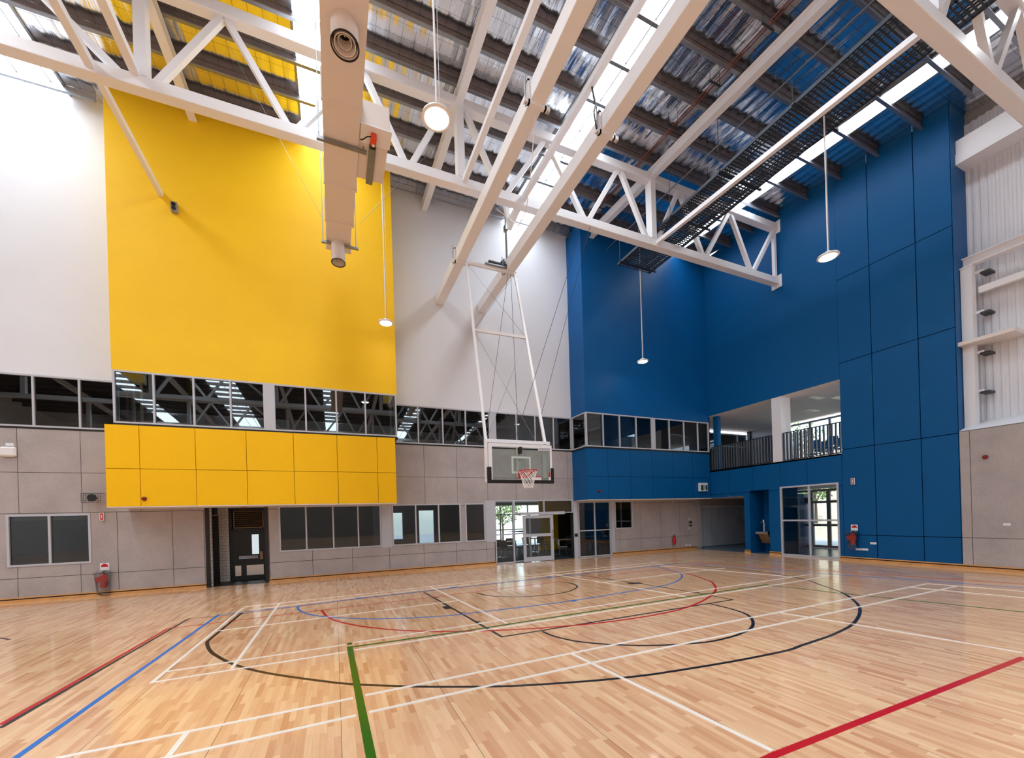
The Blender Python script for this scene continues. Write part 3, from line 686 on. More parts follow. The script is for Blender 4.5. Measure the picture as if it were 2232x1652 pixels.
# glazed far wall of the cafe
mb = MB(); wall_rects(mb, 'y', CYE, .1, (CX0, CX1, 0, 2.75), [(CX0+.5, CX0+1.6, .8, 2.3), (CX0+2.4, CX0+3.3, 0, 2.4), (xa(1060, 1100, CYE), xa(1185, 1100, CYE), 0.05, 2.6)]); part(mb, 'cafe_far_wall', 'mid_room', rm)
window('y', CYE, xa(1060, 1100, CYE), xa(1185, 1100, CYE), .05, 2.6, [xa(1090, 1100, CYE), xa(1120, 1100, CYE), xa(1150, 1100, CYE)], hbars=[1.1, 2.0], glass='clear', fw=.06)
window('y', CYE, CX0+.5, CX0+1.6, .8, 2.3, [CX0+1.0], glass='clear')
window('y', CYE, CX0+2.4, CX0+3.3, .02, 2.4, [], glass='clear')
# ------------------------------------------------------------------ blue wall (wall_right), plane X = XB
YC = yb(2078, 560)            # outer corner of the blue wall
Y18 = yb(1832, 900); ZBAL0, ZBAL1 = 3.74, 6.33
ZHEAD = 2.72
wr = thing('wall_right', None, None, (XB, 10, 0), kind='structure')
yh = lambda u, v=1130: yb(u, v)
Yst0, Yst1 = yh(1623), YA+.02          # store recess
Yf0, Yf1 = yh(1677), yh(1635)          # fountain recess
Yg0, Yg1 = yh(1830), yh(1702)          # glazed door
ZST = zb(1590, 1085)-.07
holesB = [(Y18, YBAY, ZBAL0, ZBAL1), (Yst0, YA+1, 0, ZS+.04), (Yf0, Yf1, 0, zb(1656, 1068)), (Yg0, Yg1, 0, zb(1766, 1056))]
ZP = [.02, zb(1950, 1168), zb(1950, 964), zb(1955, 753), zb(1955, 549), 13.4]
# recess-side panels up to the balcony
cutsB = sorted([Y18] + [yb(u, 1040) for u in (1759, 1701, 1641, 1589)] + [YBAY])
mb = MB(); grid_panels(mb, 'x', XB, .04, cutsB, [.02, zb(1700, 1068), ZBAL0], holesB, .016); part(mb, 'lower_panels', 'blue', wr)
cutsC = sorted([YC, yb(1996, 560), yb(1895, 600), Y18])
mb = MB(); grid_panels(mb, 'x', XB-.012, .052, cutsC, ZP, holesB, .022); part(mb, 'tall_panels', 'blue', wr)
mb = MB(); wall_rects(mb, 'x', XB, .04, (Y18, YBAY+.02, ZBAL1, zroof(13)+.0), []); part(mb, 'upper_plaster', 'blue', wr)
mb = MB(); wall_rects(mb, 'x', XB+.045, .02, (YC, YA+.3, 0, zroof(YC)), holesB); part(mb, 'backing', 'bluejoint', wr)
part(MB().box(XB, XB+.9, YC-.012, YC, .0, 13.3), 'return_panel', 'blue', wr)
# balcony room
YB0 = Y18; XW = XB+5.6
bal = thing('wall_balcony', None, None, (XB+3, 11, ZBAL0), kind='structure')
part(MB().box(XB+.066, XB+5.8, YB0-4, YA+1.2, ZBAL0-.35, ZBAL0-.02), 'balcony_floor', 'bluefloor', bal)
part(MB().box(XB+.002, XW+.2, YB0, YBAY, ZBAL1-.003, ZBAL1+.0).box(XB+.066, XW+.2, YB0-4, YA+1.2, ZBAL1+.0, ZBAL1+.1), 'balcony_ceiling', 'soffit', bal)
part(MB().box(XB, XB+.3, YB0, YBAY, ZBAL0-.06, ZBAL0+.0), 'edge_trim', 'black', bal)
yc1, yc0 = yb(1682, 930), yb(1702, 930)
part(MB().box(XB+.02, XB+.62, yc0, yc1, ZBAL0, ZBAL1), 'column', 'white_wall', bal)
XW = XB+5.6; yW = lambda u: yb(u, 930, XW); YE = YA+.9; xe = lambda u: oy(u, 930, YE).x
part(MB().box(XB+.3, XB+.5, YBAY-.25, YBAY+.0, ZBAL0, ZBAL1), 'blue_fin', 'blue', bal)
part(MB().box(xe(1634), XW+.6, YE, YE+.1, ZBAL0, ZBAL1), 'end_wall_panel', 'concrete', bal)
part(MB().box(xe(1634)-.12, xe(1634), YE-.1, YE+.1, ZBAL0, ZBAL1), 'end_wall_post', 'black', bal)
part(MB().box(XB+.5, xe(1632), YE+2.5, YE+2.6, ZBAL0-.1, ZBAL1), 'dark_room_wall', 'dark_room', bal)
window('y', YE, XB+.5, xe(1627), ZBAL0, ZBAL1-.2, [xe(1565), xe(1607)], hbars=[ZBAL1-.9], fw=.07)
window('x', XW, yW(1845), yW(1715), ZBAL0, ZBAL1-.12, [yW(1765), yW(1808)], hbars=[], glass='clear', fw=.09)
part(MB().box(XW, XW+.15, yW(1845)-3.5, yW(1845), ZBAL0, ZBAL1).box(XW, XW+.15, yW(1715), YE, ZBAL0, ZBAL1), 'outer_wall', 'white_wall', bal)
mb = MB(); y = yW(1760)
while y < yW(1716): mb.box(XW-.1, XW-.04, y, y+.05, ZBAL0, ZBAL1-.55); y += .1
part(mb, 'ribbed_screen', 'galv', bal)
for dx, dy in ((1.2, 10.0), (2.3, 9.7), (3.4, 11.4)):
    part(MB().box(XB+dx, XB+dx+.9, dy, dy+.3, ZBAL1-.012, ZBAL1-.001), 'ceiling_grille', 'galv', bal)
# balustrade: one thing per bay
def balustrade(y0, y1, label):
    t = thing('balustrade', label, 'balustrade', (XB+.1, (y0+y1)/2, ZBAL0), 'balcony balustrades')
    part(MB().box(XB+.07, XB+.12, y0, y1, ZBAL0+1.1, ZBAL0+1.13), 'top_rail', 'black', t)
    part(MB().box(XB+.07, XB+.12, y0, y1, ZBAL0+.02, ZBAL0+.05), 'bottom_rail', 'black', t)
    n = int(round((y1-y0)/.125))
    for k in range(n):
        y = y0+.04+(y1-y0-.08)*k/(n-1)
        part(MB().box(XB+.05, XB+.11, y-.012, y+.03, ZBAL0+.02, ZBAL0+1.12), 'baluster', 'darksteel', t)
balustrade(yc1+.02, YBAY-.05, 'dark steel slatted balustrade left of the white balcony column')
balustrade(Y18+.02, yc0-.02, 'dark steel slatted balustrade right of the white balcony column')
# store recess with folding door
st = thing('door_4', 'grey board folding store door under a white track', None, (XB+.5, 14, 0), kind='structure')
XSt = XB+1.25
mb = MB()
for k in range(9):
    x0 = xr(1528)+k*.62; 
    mb.box(x0+.01, x0+.6, YA+.42, YA+.46, .03, 2.05)
part(mb, 'door_leaf', 'store_grey', st)
part(MB().box(xr(1524), XB+4.8, YA+.5, YA+.56, 0, ZS+.1), 'backing', 'mid_room', st)
part(MB().box(XB+.04, XB+4.7, Yst0-.06, Yst0, 0, ZS+.1).box(XB+4.7, XB+4.8, Yst0-.06, YA+.5, 0, ZS+.1), 'side_lining', 'blue', st)
part(MB().box(XB+.001, XB+4.7, Yst0, YA+.5, ZS+.042, ZS+.1), 'recess_ceiling', 'soffit', st)
part(MB().box(xr(1528), XB+4.7, YA+.36, YA+.5, 2.06, 2.12), 'door_track', 'white', st)
part(MB().box(xr(1528), XB+4.7, YA+.42, YA+.5, 2.12, ZS+.04), 'over_panel', 'concrete', st)
part(MB().box(XB, XB+4.7, Yst0, YA+.5, -.02, .003), 'threshold', 'bluefloor', st)
sgn = part(MB().box(XB+.35, XB+.62, YA+.40, YA+.415, 1.15, 1.3), 'paper_sign', 'white', st)
for k in range(3): text(('ELECTRICAL', 'DISTRIBUTION', 'BOARD')[k], .035, (XB+.485, YA+.398, 1.265-k*.04), (PI/2, 0, 0), 'pblue', sgn)
# the long wall stops at the store opening
# drinking fountain alcove
fa = thing('wall_fountain_alcove', None, None, (XB+.5, (Yf0+Yf1)/2, 0), kind='structure')
zf = zb(1656, 1068)
part(MB().box(XB+.9, XB+1.0, Yf0-.1, Yf1+.1, 0, zf+.05).box(XB+.04, XB+.9, Yf1, Yf1+.06, 0, zf+.05).box(XB+.04, XB+.9, Yf0-.06, Yf0, 0, zf+.05).box(XB+.04, XB+1, Yf0, Yf1, zf, zf+.05), 'lining', 'blue', fa)
part(MB().box(XB+.0, XB+1, Yf0, Yf1, -.02, .003), 'alcove_floor', 'bluefloor', fa)
ym = Yf0+.16
dfn = thing('drinking_fountain', 'stainless steel drinking fountain in the blue alcove', 'drinking fountain', (XB+.5, ym+.2, .6))
part(MB().prism([(XB+.12, ym, .82), (XB+.9, ym, .82), (XB+.9, ym, .42), (XB+.35, ym, .42)], (0, .42, 0)), 'body', 'brass', dfn)
part(MB().box(XB+.04, XB+.9, ym-.03, ym+.5, .82, .93), 'basin', 'chrome', dfn, bevel=.015)
part(MB().tube([(XB+.3, ym+.3, .93), (XB+.3, ym+.3, 1.28), (XB+.24, ym+.3, 1.34), (XB+.16, ym+.3, 1.3)], .022), 'spout', 'chrome', dfn)
part(MB().lathe([(.05, 0), (.06, .05), (.03, .12)], (XB+.3, ym+.3, 1.3), 12), 'bubbler', 'chrome', dfn)
part(MB().tube([(XB+.5, ym+.4, .93), (XB+.5, ym+.4, 1.3)], .015), 'riser', 'chrome', dfn)
# glazed entry
zg = zb(1766, 1056)
window('x', XB-.02, Yg0, Yg1, .01, zg, [yh(1765)], hbars=[zb(1766, 1134)], glass='clear', fw=.06)
co = thing('wall_corridor', None, None, (XB+3, 10, 0), kind='structure')
yside = yb(1731, 1130, XB+4.2)+.05
part(MB().box(XB+.066, XB+4.2, Yg0-3.5, yside, -.05, .002), 'corridor_floor', 'bluefloor', co)
part(MB().box(XB+.066, XB+4.2, Yg0-3.5, yside, zg, zg+.1), 'corridor_ceiling', 'soffit', co)
part(MB().box(XB+.066, XB+1.05, Yg1, Yg1+.06, 0, zg), 'corridor_blue_wall', 'blue', co)
part(MB().box(XB+1.05, XB+4.4, yside, yside+.1, 0, zg).box(XB+1.05, XB+1.1, Yg1, yside, 0, zg).box(XB+.066, XB+4.4, Yg0-3.6, Yg0-3.5, 0, zg).box(XB+4.2, XB+4.35, Yg0-3.5, yb(1860, 1130, XB+4.2), 0, zg), 'corridor_dark_wall', 'mid_room', co)
XO = XB+4.2
yo = lambda u: yb(u, 1130, XO)
window('x', XO, yo(1860), yo(1733), .01, zg-.02, [yo(1733)-.02, (yo(1768), .16), (yo(1806), .14)], hbars=[1.05, 2.12], glass='clear', frame='mid_room', fw=.11)
ex = thing('exit_sign', 'green running man sign hanging in the corridor behind the glazed doors', 'exit sign', (XB+2.5, yb(1764, 1090, XB+2.5), 2.3))
part(MB().box(XB+2.5, XB+2.55, yb(1769, 1090, XB+2.5), yb(1753, 1090, XB+2.5), zb(1760, 1094, XB+2.5), zb(1760, 1085, XB+2.5)), 'sign_face', 'green', ex)
# outside: paving, hillside, louvred wall, tree
gnd = tag(MB().box(XB+4.3, XB+40, -30, 50, -.3, -.02).build('ground_paving', 'paving'), kind='structure')
hs = MB(); n = 24
vs = []; fs = []
for i in range(n):
    for j in range(8):
        y = -20 + i*2.6; x = XB+11+j*2.0; z = -.1 + j*1.15 + random.uniform(-.15, .15)*(j > 0); vs.append((x, y, z))
for i in range(n-1):
    for j in range(7): fs.append((i*8+j, i*8+j+1, (i+1)*8+j+1, (i+1)*8+j))
hs.add(vs, fs); tag(hs.build('hillside', 'hill'), kind='structure')
yl0, yl1 = yb(1754, 1130, XO+2.0), yb(1700, 1130, XO+2.0)
lv = thing('screen_wall', 'pale louvred screen above a blockwork base outside the entry', 'screen wall', (XO+2, (yl0+yl1)/2, 0))
part(MB().box(XO+2, XO+2.3, yl0-.1, yl1+2, -.02, .95), 'block_base', 'block', lv)
mb = MB()
for k in range(22): mb.bar((XO+2, yl0, 1.3+k*.14), (XO+2, yl1+2, 1.3+k*.14), .09, .03, (.6, 0, 1))
part(mb, 'louvres', 'frame', lv)
wp = MB()
for k in range(12):
    y = yl0-.3-k*.42; wp.box(XO+5, XO+5.15, y-.14, y+.05, -.02, .8)
part(wp, 'picket', 'white', thing('site_fence', 'white slatted barrier at the foot of the stony bank', 'barrier', (XO+5, yl0-2, 0)))
tag(MB().box(XO+4.93, XO+4.98, yl0-6, yl0, .78, .84).build('barrier_tape', 'orange'), 'orange tape along the top of the white barrier outside', 'tape')
def tree(x, y, z, h, r, label, seed, name='tree'):
    rnd = random.Random(seed)
    t = thing(name, label, 'tree', (x, y, z))
    tk = MB().tube([(x, y, z), (x+.05, y+.03, z+h*.3), (x-.05, y, z+h*.6)], [.09, .07, .05], 8)
    for a in range(6):
        an = a*1.05; tk.tube([(x, y, z+h*(.35+.04*a)), (x+math.cos(an)*r*.6, y+math.sin(an)*r*.6, z+h*(.6+.05*a))], [.04, .015], 6)
    part(tk, 'trunk', 'bark', t)
    lf = MB()
    for k in range(900):
        while True:
            p = Vector((rnd.uniform(-1, 1), rnd.uniform(-1, 1), rnd.uniform(-1, 1)))
            if p.length < 1: break
        c = Vector((x, y, z+h*.72)) + Vector((p.x*r, p.y*r, p.z*h*.33)); s = rnd.uniform(.07, .15)
        a = Vector((rnd.uniform(-1,1), rnd.uniform(-1,1), rnd.uniform(-1,1))).normalized()*s; b = Vector((rnd.uniform(-1,1), rnd.uniform(-1,1), rnd.uniform(-1,1))).normalized()*s*.6
        lf.add([c-a, c+b, c+a, c-b], [(0,1,2,3)])
    part(lf, 'foliage', 'foliage', t)
    return t
p = ox(1790, 1110, XO+7); tree(p.x, p.y+.3, .9, 3.6, 1.3, 'young leafy tree on the stony bank outside the entry', 3)
p = ox(1815, 1110, XO+9.5); tree(p.x+1, p.y-2.2, 2.4, 3.6, 1.4, 'leafy tree higher on the stony bank', 5)
p = ox(1770, 950, XB+13); tree(p.x+2, p.y+2.5, 3.0, 5.0, 2.2, 'broad tree seen through the balcony windows', 9)
p = ox(1815, 950, XB+14); tree(p.x+4, p.y-2, 4.4, 4.6, 2.2, 'tree seen at the right end of the balcony windows', 11)
for u, sd, rr in ((1095, 21, 1.5), (1290, 22, 1.1), (1375, 24, .9), (985, 23, 1.2)):
    p = oy(u, 1140, CYE+5); tree(p.x, p.y, 0, 3.4, rr, {1095:'green shrub outside the cafe window', 1290:'green shrub behind the tall window right of the sliding door', 1375:'tree behind the tall window near its right edge', 985:'shrub behind the ground floor windows'}[u], sd, 'shrub')
tag(MB().box(-5, 30, CYE+.2, CYE+30, -.3, -.02).build('ground_garden', 'paving'), kind='structure')

# ------------------------------------------------------------------ right-hand part: concrete wall, ledge, ribbed sheet, columns
wg = thing('wall_front', None, None, (XB, 0, 0), kind='structure')
ZLG = zb(2078, 942)
cutsG = sorted([YC, yb(2117, 1080), 3.4, 1.6, -.4, -2.4, -5, -8, YBACK])
mb = MB(); grid_panels(mb, 'x', XB, .04, cutsG, [.02, ZP[1], ZLG], [], .012); part(mb, 'panels', 'concrete', wg)
part(MB().box(XB+.03, XB+.2, YBACK, YC, 0, ZLG-.01), 'backing', 'joint', wg)
XRB = XB+.85
part(MB().add(
    [(XB, YC, ZLG), (XB, YBACK, ZLG), (XRB+.1, YBACK, ZLG+.34), (XRB+.1, YC, ZLG+.34), (XRB+.1, YBACK, ZLG-.1), (XRB+.1, YC, ZLG-.1), (XB, YC, ZLG-.02), (XB, YBACK, ZLG-.02)],
    [(0,1,2,3),(3,2,4,5),(5,4,7,6),(6,7,1,0),(0,3,5,6),(1,7,4,2)]), 'sloped_ledge', 'white_wall', wg)
mb = MB(); y = YC; prof = []
while y > YBACK+6:
    prof += [(XRB, y), (XRB, y-.055), (XRB+.04, y-.075), (XRB+.04, y-.13)]; y -= .15
vs = [(a, b, ZLG+.2) for a, b in prof] + [(a, b, 12.9) for a, b in prof]; k = len(prof)
mb.add(vs, [(i, i+1, k+i+1, k+i) for i in range(k-1)]); part(mb, 'ribbed_sheet', 'white_wall', wg)
part(MB().box(XRB+.06, XRB+.2, YBACK, YC+.02, ZLG, 13.4), 'sheet_backing', 'mid_room', wg)
pz = ox(2095, 280, XB+.5).z
tag(MB().box(XB+.25, XRB+.06, YBACK+3, YC-.0, 11.55, 11.85).box(XB+.3, XRB+.06, YBACK+3, YC, 11.85, 12.25).build('head_beam', 'steel'), 'deep white beam along the top of the ribbed wall', 'beam')
colx = XB+.5
yc_a, yc_b = yb(2097, 740, XB+.3), yb(2131, 740, XB+.3)
tc_ = thing('steel_column', 'white steel column standing on the ledge beside the blue wall', 'column', (XB+.45, (yc_a+yc_b)/2, ZLG))
part(MB().box(XB+.3, XB+.55, yc_b+.08, yc_a, ZLG+.08, 8.55), 'column_shaft', 'steel', tc_)
part(MB().box(XB+.28, XB+.58, yc_b+.06, yc_a+.02, 8.55, 8.58), 'cap_plate', 'steel', tc_)
zi = [zb(2110, v, XB+.42) for v in (550, 640)]
tag(MB().ibeam((XB+.42, YBACK+4, 8.72), (XB+.42, YC-.05, 8.72), .2, .26, .02).build('wall_girt', 'steel'), 'white I-section rail crossing the top of the steel column', 'rail')
tag(MB().box(XB+.56, XB+.68, YBACK+4, yc_b+.04, 7.8, 7.98).build('wall_girt', 'steel'), 'white square rail fixed below the I-section rail', 'rail')
for k, (v, lb) in enumerate(((592, 'topmost'), (680, 'second from the top'), (768, 'third from the top'), (853, 'lowest'))):
    z = zb(2145, v, XB+.6)
    t = thing('bracket', lb + ' of the four white brackets with grey blocks beside the steel column', 'bracket', (XB+.6, yc_b, z))
    y1_ = yb(2155, v, XB+.62)
    part(MB().box(XB+.5, XB+.56, y1_+.05, yc_b+.08, z-.02, z+.05), 'arm', 'steel', t)
    part(MB().box(XB+.5, XRB, y1_-.06, y1_+.13, z-.06, z), 'block', 'darksteel', t)

# ------------------------------------------------------------------ closing walls behind the viewpoint
tag(MB().box(XLEFT-.2, XLEFT, YBACK, YA+.2, 0, zroof(YA)+.1).build('wall_left', 'white_wall'), kind='structure')
tag(MB().box(XLEFT-.2, XB+1.2, YBACK-.2, YBACK, 0, zroof(YA)).build('wall_behind', 'mid_room'), kind='structure')
# ------------------------------------------------------------------ skirting
def skirt(n, axis, a0, a1, face, z=.1):
    t = thing('baseboard_%s' % n, None, None, (0, 0, 0), kind='structure')
    if axis == 'y':
        mb = MB().box(a0, a1, face-.06, face+.0, 0, .07); part(mb, 'board', 'timber_skirt', t)
        part(MB().box(a0, a1, face-.035, face, .07, .1), 'slot', 'black', t); part(MB().box(a0, a1, face-.06, face, .1, .13), 'cap', 'timber_skirt', t)
    else:
        mb = MB().box(face-.06, face, a0, a1, 0, .07); part(mb, 'board', 'timber_skirt', t)
        part(MB().box(face-.035, face, a0, a1, .07, .1), 'slot', 'black', t); part(MB().box(face-.06, face, a0, a1, .1, .13), 'cap', 'timber_skirt', t)
skirt('left', 'y', XLEFT, dx0-.02, YA)
skirt('centre', 'y', dx1+.02, xr(1079), YA)
skirt('right', 'y', xr(1334), xr(1517), YA)
skirt('pier', 'x', Yf1+.0, Yst0, XB); skirt('pier_wide', 'x', Yg1, Yf0, XB)
skirt('front', 'x', YBACK, Yg0, XB)
# ------------------------------------------------------------------ hoop rails
ZR = 9.95
RXA, RXB = 3.84, 5.5
def rail(x, zc, label):
    t = thing('hoop_rail', label, 'rail beam', (x, 9, zc), 'heavy rail beams carrying the hoop')
    part(MB().bar((x, -2, zc), (x, 14.99, zc), .3, .36), 'box_beam', 'steel', t, bevel=.015)
    for y in (7.0, 12.25):
        part(MB().box(x-.28, x+.28, y-.04, y+.04, zc-.24, zc-.17).box(x-.2, x-.16, y-.04, y+.04, zc-.24, zc+.26).box(x+.16, x+.2, y-.04, y+.04, zc-.24, zc+.26).box(x-.2, x+.2, y-.04, y+.04, zc+.18, zc+.22), 'clamp', 'steel', t)
        part(MB().tube([(x-.24, y, zc-.3), (x-.24, y, zc+.3)], .015), 'threaded_rod', 'galv', t); part(MB().tube([(x+.24, y, zc-.3), (x+.24, y, zc-.1)], .015), 'threaded_rod', 'galv', t)
    return t
rail(RXA, ZR+.12, 'heavy beige-white rail beam, the left one above the hoop')
rail(RXB, ZR+.12, 'heavy beige-white rail beam, the right one above the hoop')
# cable loops hanging off the rails
def cable(pts, r, m, label, cat='cable', group=None, name='cable'):
    return tag(MB().tube([Vector(p) for p in pts], r, 6).build(name, m), label, cat, group)
cable([(5.16, 7.0, 10.75), (5.2, 6.95, 10.35), (5.12, 6.9, 10.1), (5.17, 6.9, 9.8)], .02, 'black', 'short black cable dangling from the tie beam under the central skylight')
# ------------------------------------------------------------------ basketball hoop frame
HY = 9.75
bx0, bx1 = oy(1066, 1000, HY).x, oy(1203, 1000, HY).x
bz0, bz1 = oy(1134, 1050, HY).z+.02, oy(1134, 968, HY).z
hoop = thing('basketball_hoop', 'glass backboard and red hoop hanging from the rail beams on a white frame', 'basketball hoop', ((bx0+bx1)/2, HY, bz0))
mb = MB(); fw = .085
mb.box(bx0, bx1, HY, HY+.05, bz1-fw, bz1).box(bx0, bx0+fw, HY, HY+.05, bz0, bz1-fw).box(bx1-fw*.7, bx1, HY, HY+.05, bz0, bz1-fw).box(bx0+fw, bx1-fw*.7, HY, HY+.05, bz0, bz0+.03)
part(mb, 'board_frame', 'steel', hoop)
part(MB().box(bx0+fw, bx1-fw*.7, HY+.012, HY+.024, bz0+.03, bz1-fw), 'glass_board', 'board_glass', hoop)
xc = (bx0+bx1)/2 - .01; tz0, tw, th = bz0+.2, .56, .45
mb = MB(); t_ = .05
mb.box(xc-tw/2, xc-tw/2+t_, HY+.004, HY+.011, tz0, tz0+th).box(xc+tw/2-t_, xc+tw/2, HY+.004, HY+.011, tz0, tz0+th).box(xc-tw/2+t_, xc+tw/2-t_, HY+.004, HY+.011, tz0+th-t_, tz0+th).box(xc-tw/2+t_, xc+tw/2-t_, HY+.004, HY+.011, tz0, tz0+t_)
part(mb, 'target_square', mat('pale sighting tape', srgb(190, 208, 204), .5), hoop)
mb = MB(); mb.box(bx0-.045, bx1+.045, HY-.02, HY+.07, bz0-.06, bz0+.03).box(bx0-.045, bx0+.055, HY-.02, HY+.07, bz0+.03, bz0+.36).box(bx1-.05, bx1+.045, HY-.02, HY+.07, bz0+.03, bz0+.36)
part(mb, 'edge_padding', 'rubber', hoop, bevel=.015)
lp = part(MB().box(bx1-.42, bx1-.04, HY-.012, HY-.002, bz1-.15, bz1-.07), 'brand_plate', 'white', hoop)
text('ACROMAT', .076, (bx1-.23, HY-.014, bz1-.11), (PI/2, 0, 0), paint('navy lettering', srgb(34, 40, 120)), lp)
for (a, b, c, e, mm) in ((bx1-.11, bx1-.065, bz0+.12, bz0+.24, 'red'), (bx1-.11, bx1-.065, bz0+.03, bz0+.11, 'white'), (xc+.3, xc+.58, bz0+.03, bz0+.1, 'white'), (xc+.3, xc+.58, bz0+.1, bz0+.13, 'red')):
    part(MB().box(a, b, HY-.006, HY-.001+.01, c, e), 'warning_sticker', mm, hoop)
# back framing behind the glass
mb = MB()
mb.box(xc-.05, xc+.05, HY+.1, HY+.2, bz0+.12, bz1+.06).box(bx1-.2, bx1-.13, HY+.08, HY+.15, bz0+.1, bz1+.05).box(bx0-.07, bx0+.0, HY+.08, HY+.16, bz0-.02, bz1+.1).box(bx0, bx1, HY+.08, HY+.16, bz1+.03, bz1+.12)
part(mb, 'back_frame', 'steel', hoop)
part(MB().box(xc-.05, xc+.03, HY-.005, HY+.1, bz1-.24, bz1-.07), 'height_adjuster', 'black', hoop)
# ring and net
RZ = oy(1150, 1030, HY).z; rr = .235; ry = HY-.15-rr; rxx = xc+.0
ring = [(rxx+math.cos(a)*rr, ry+math.sin(a)*rr, RZ) for a in [2*PI*k/36 for k in range(37)]]
rg = part(MB().tube(ring, .013, 8, False), 'ring', 'red', hoop, smooth=True)
mb = MB().box(rxx-.1, rxx+.1, HY-.02, HY-.004, RZ-.16, RZ+.03).box(rxx-.09, rxx+.09, HY-.16, HY-.02, RZ-.012, RZ+.01)
mb.bar((rxx-.08, HY-.03, RZ-.15), (rxx-.16, HY-.3, RZ-.01), .015, .04).bar((rxx+.08, HY-.03, RZ-.15), (rxx+.16, HY-.3, RZ-.01), .015, .04)
part(mb, 'ring_bracket', 'red', hoop)
mb = MB(); rows = 6; nn = 12
def npt(k, j):
    f = j/rows; r_ = rr*(1-.52*f**.8) ; a = 2*PI*(k+.5*(j % 2))/nn
    return (rxx+math.cos(a)*r_, ry+math.sin(a)*r_, RZ-.01-.43*f)
for j in range(rows):
    for k in range(nn):
        mb.tube([npt(k, j), npt(k, j+1)], .0055, 5); mb.tube([npt(k, j), npt(k-1 if j % 2 == 0 else k+1, j+1)], .0055, 5)
part(mb, 'net', 'net', rg)
# swinging frame
TY = 12.2; TZ = ZR-.12
pL0, pR0 = Vector((RXA+.16, TY-.05, TZ)), Vector((RXB+.16, TY-.05, TZ))
pL1, pR1 = Vector((bx0-.03, HY+.12, bz1+.05)), Vector((bx1-.14, HY+.12, bz1+.1))
part(MB().bar(pL0, pL1, .07, .07), 'leg', 'steel', hoop); part(MB().bar(pR0, pR1, .07, .07), 'leg', 'steel', hoop)
tL = (742-575)/(962-575); a_ = pL0.lerp(pL1, .42); b_ = pR0.lerp(pR1, .42)
part(MB().bar(a_, b_, .06, .08), 'cross_member', 'steel', hoop)
part(MB().bar(pL0+Vector((0,0,.03)), pR0+Vector((-.0,0,.03)), .07, .1), 'pivot_beam', 'steel', hoop)
for q0, q1 in ((a_, pR0), (b_, pL0), (b_, pL1), (a_, pR1.lerp(pL1, .15))):
    part(MB().tube([q0, q1], .006, 5), 'brace_wire', 'galv', hoop)
part(MB().tube([pR0+Vector((-.15,0,0)), Vector((xc, HY+.14, bz1+.12))], .007, 5), 'lifting_cable', 'darksteel', hoop)
wn_ = thing('winch', 'black and grey electric winch on the hoop pivot beam between the rails', 'winch', (4.85, TY-.05, TZ+.1))
part(MB().box(4.6, 5.3, TY-.16, TY+.06, TZ+.08, TZ+.12), 'tray', 'galv', wn_)
part(MB().tube([(4.75, TY-.05, TZ+.2), (5.15, TY-.05, TZ+.2)], .07, 14), 'motor', 'black', wn_)
part(MB().box(5.16, 5.3, TY-.14, TY+.04, TZ+.12, TZ+.3), 'gearbox', 'darksteel', wn_)
part(MB().tube([(5.3, TY-.05, TZ+.2), (5.42, TY-.1, TZ+.32), (5.52, TY-.1, TZ+.36), (5.6, TY-.1, TZ+.3)], .014, 6), 'power_cord', 'black', wn_)
p_a = Vector((oy(1282, 500, 10.5).x, 10.4, 10.7))
cable([p_a, oy(1168, 950, 14.93)], .007, 'darksteel', 'thin steel cable running from the truss past the right side of the hoop', group=None)
cable([oy(1262, 520, 10.5), oy(1120, 965, 10.2)], .007, 'darksteel', 'thin steel cable running from the truss down to the top of the backboard')
cable([oz(1108, 590, 9.9), oy(1066, 905, 13.5)], .007, 'darksteel', 'thin steel cable hanging from the pivot beam in front of the white wall')
cable([(x_, y_, z_) for x_, y_, z_ in [(3.9, 7.2, 9.85), (4.0, 7.6, 9.2), (4.15, 8.2, 8.75), (4.28, 8.9, 8.9), (4.1, 9.8, 9.9)]], .01, 'white', 'white lead looping under the left rail beam')
# ------------------------------------------------------------------ duct
DZ0, DZ1 = 9.55, 10.1
dxl = -.0
duct = thing('air_duct', 'long off-white air duct stepping down in width towards the yellow wall', 'air duct', (.33, 9, DZ0))
secs = [(-3.0, .68, 'a'), (8.05, .665, 'b'), (10.05, .655, 'c'), (11.3, .62, 'd'), (12.45, .6, 'e')]
for i in range(len(secs)-1):
    y0, wdt, _n = secs[i]; y1 = secs[i+1][0]
    dz = .03*i
    part(MB().box(dxl, dxl+wdt, y0+.005, y1-.005, DZ0, DZ1+.1), 'duct_section', 'duct', duct, bevel=.01)
    part(MB().box(dxl-.02, dxl+wdt+.02, y1-.03, y1+.03, DZ0-.02, DZ0+.0).box(dxl-.02, dxl, y1-.03, y1+.03, DZ0, DZ1).box(dxl+wdt, dxl+wdt+.02, y1-.03, y1+.03, DZ0, DZ1), 'flange', 'duct', duct)
for y in (8.85, 12.1):
    part(MB().box(-.12, .82, y-.03, y+.03, DZ0-.09, DZ0-.03), 'support_strut', 'galv', duct)
    for x in (-.08, .76): part(MB().tube([(x, y, DZ0-.1), (x, y, zroof(y)-.1)], .012, 6), 'hanger_rod', 'galv', duct)
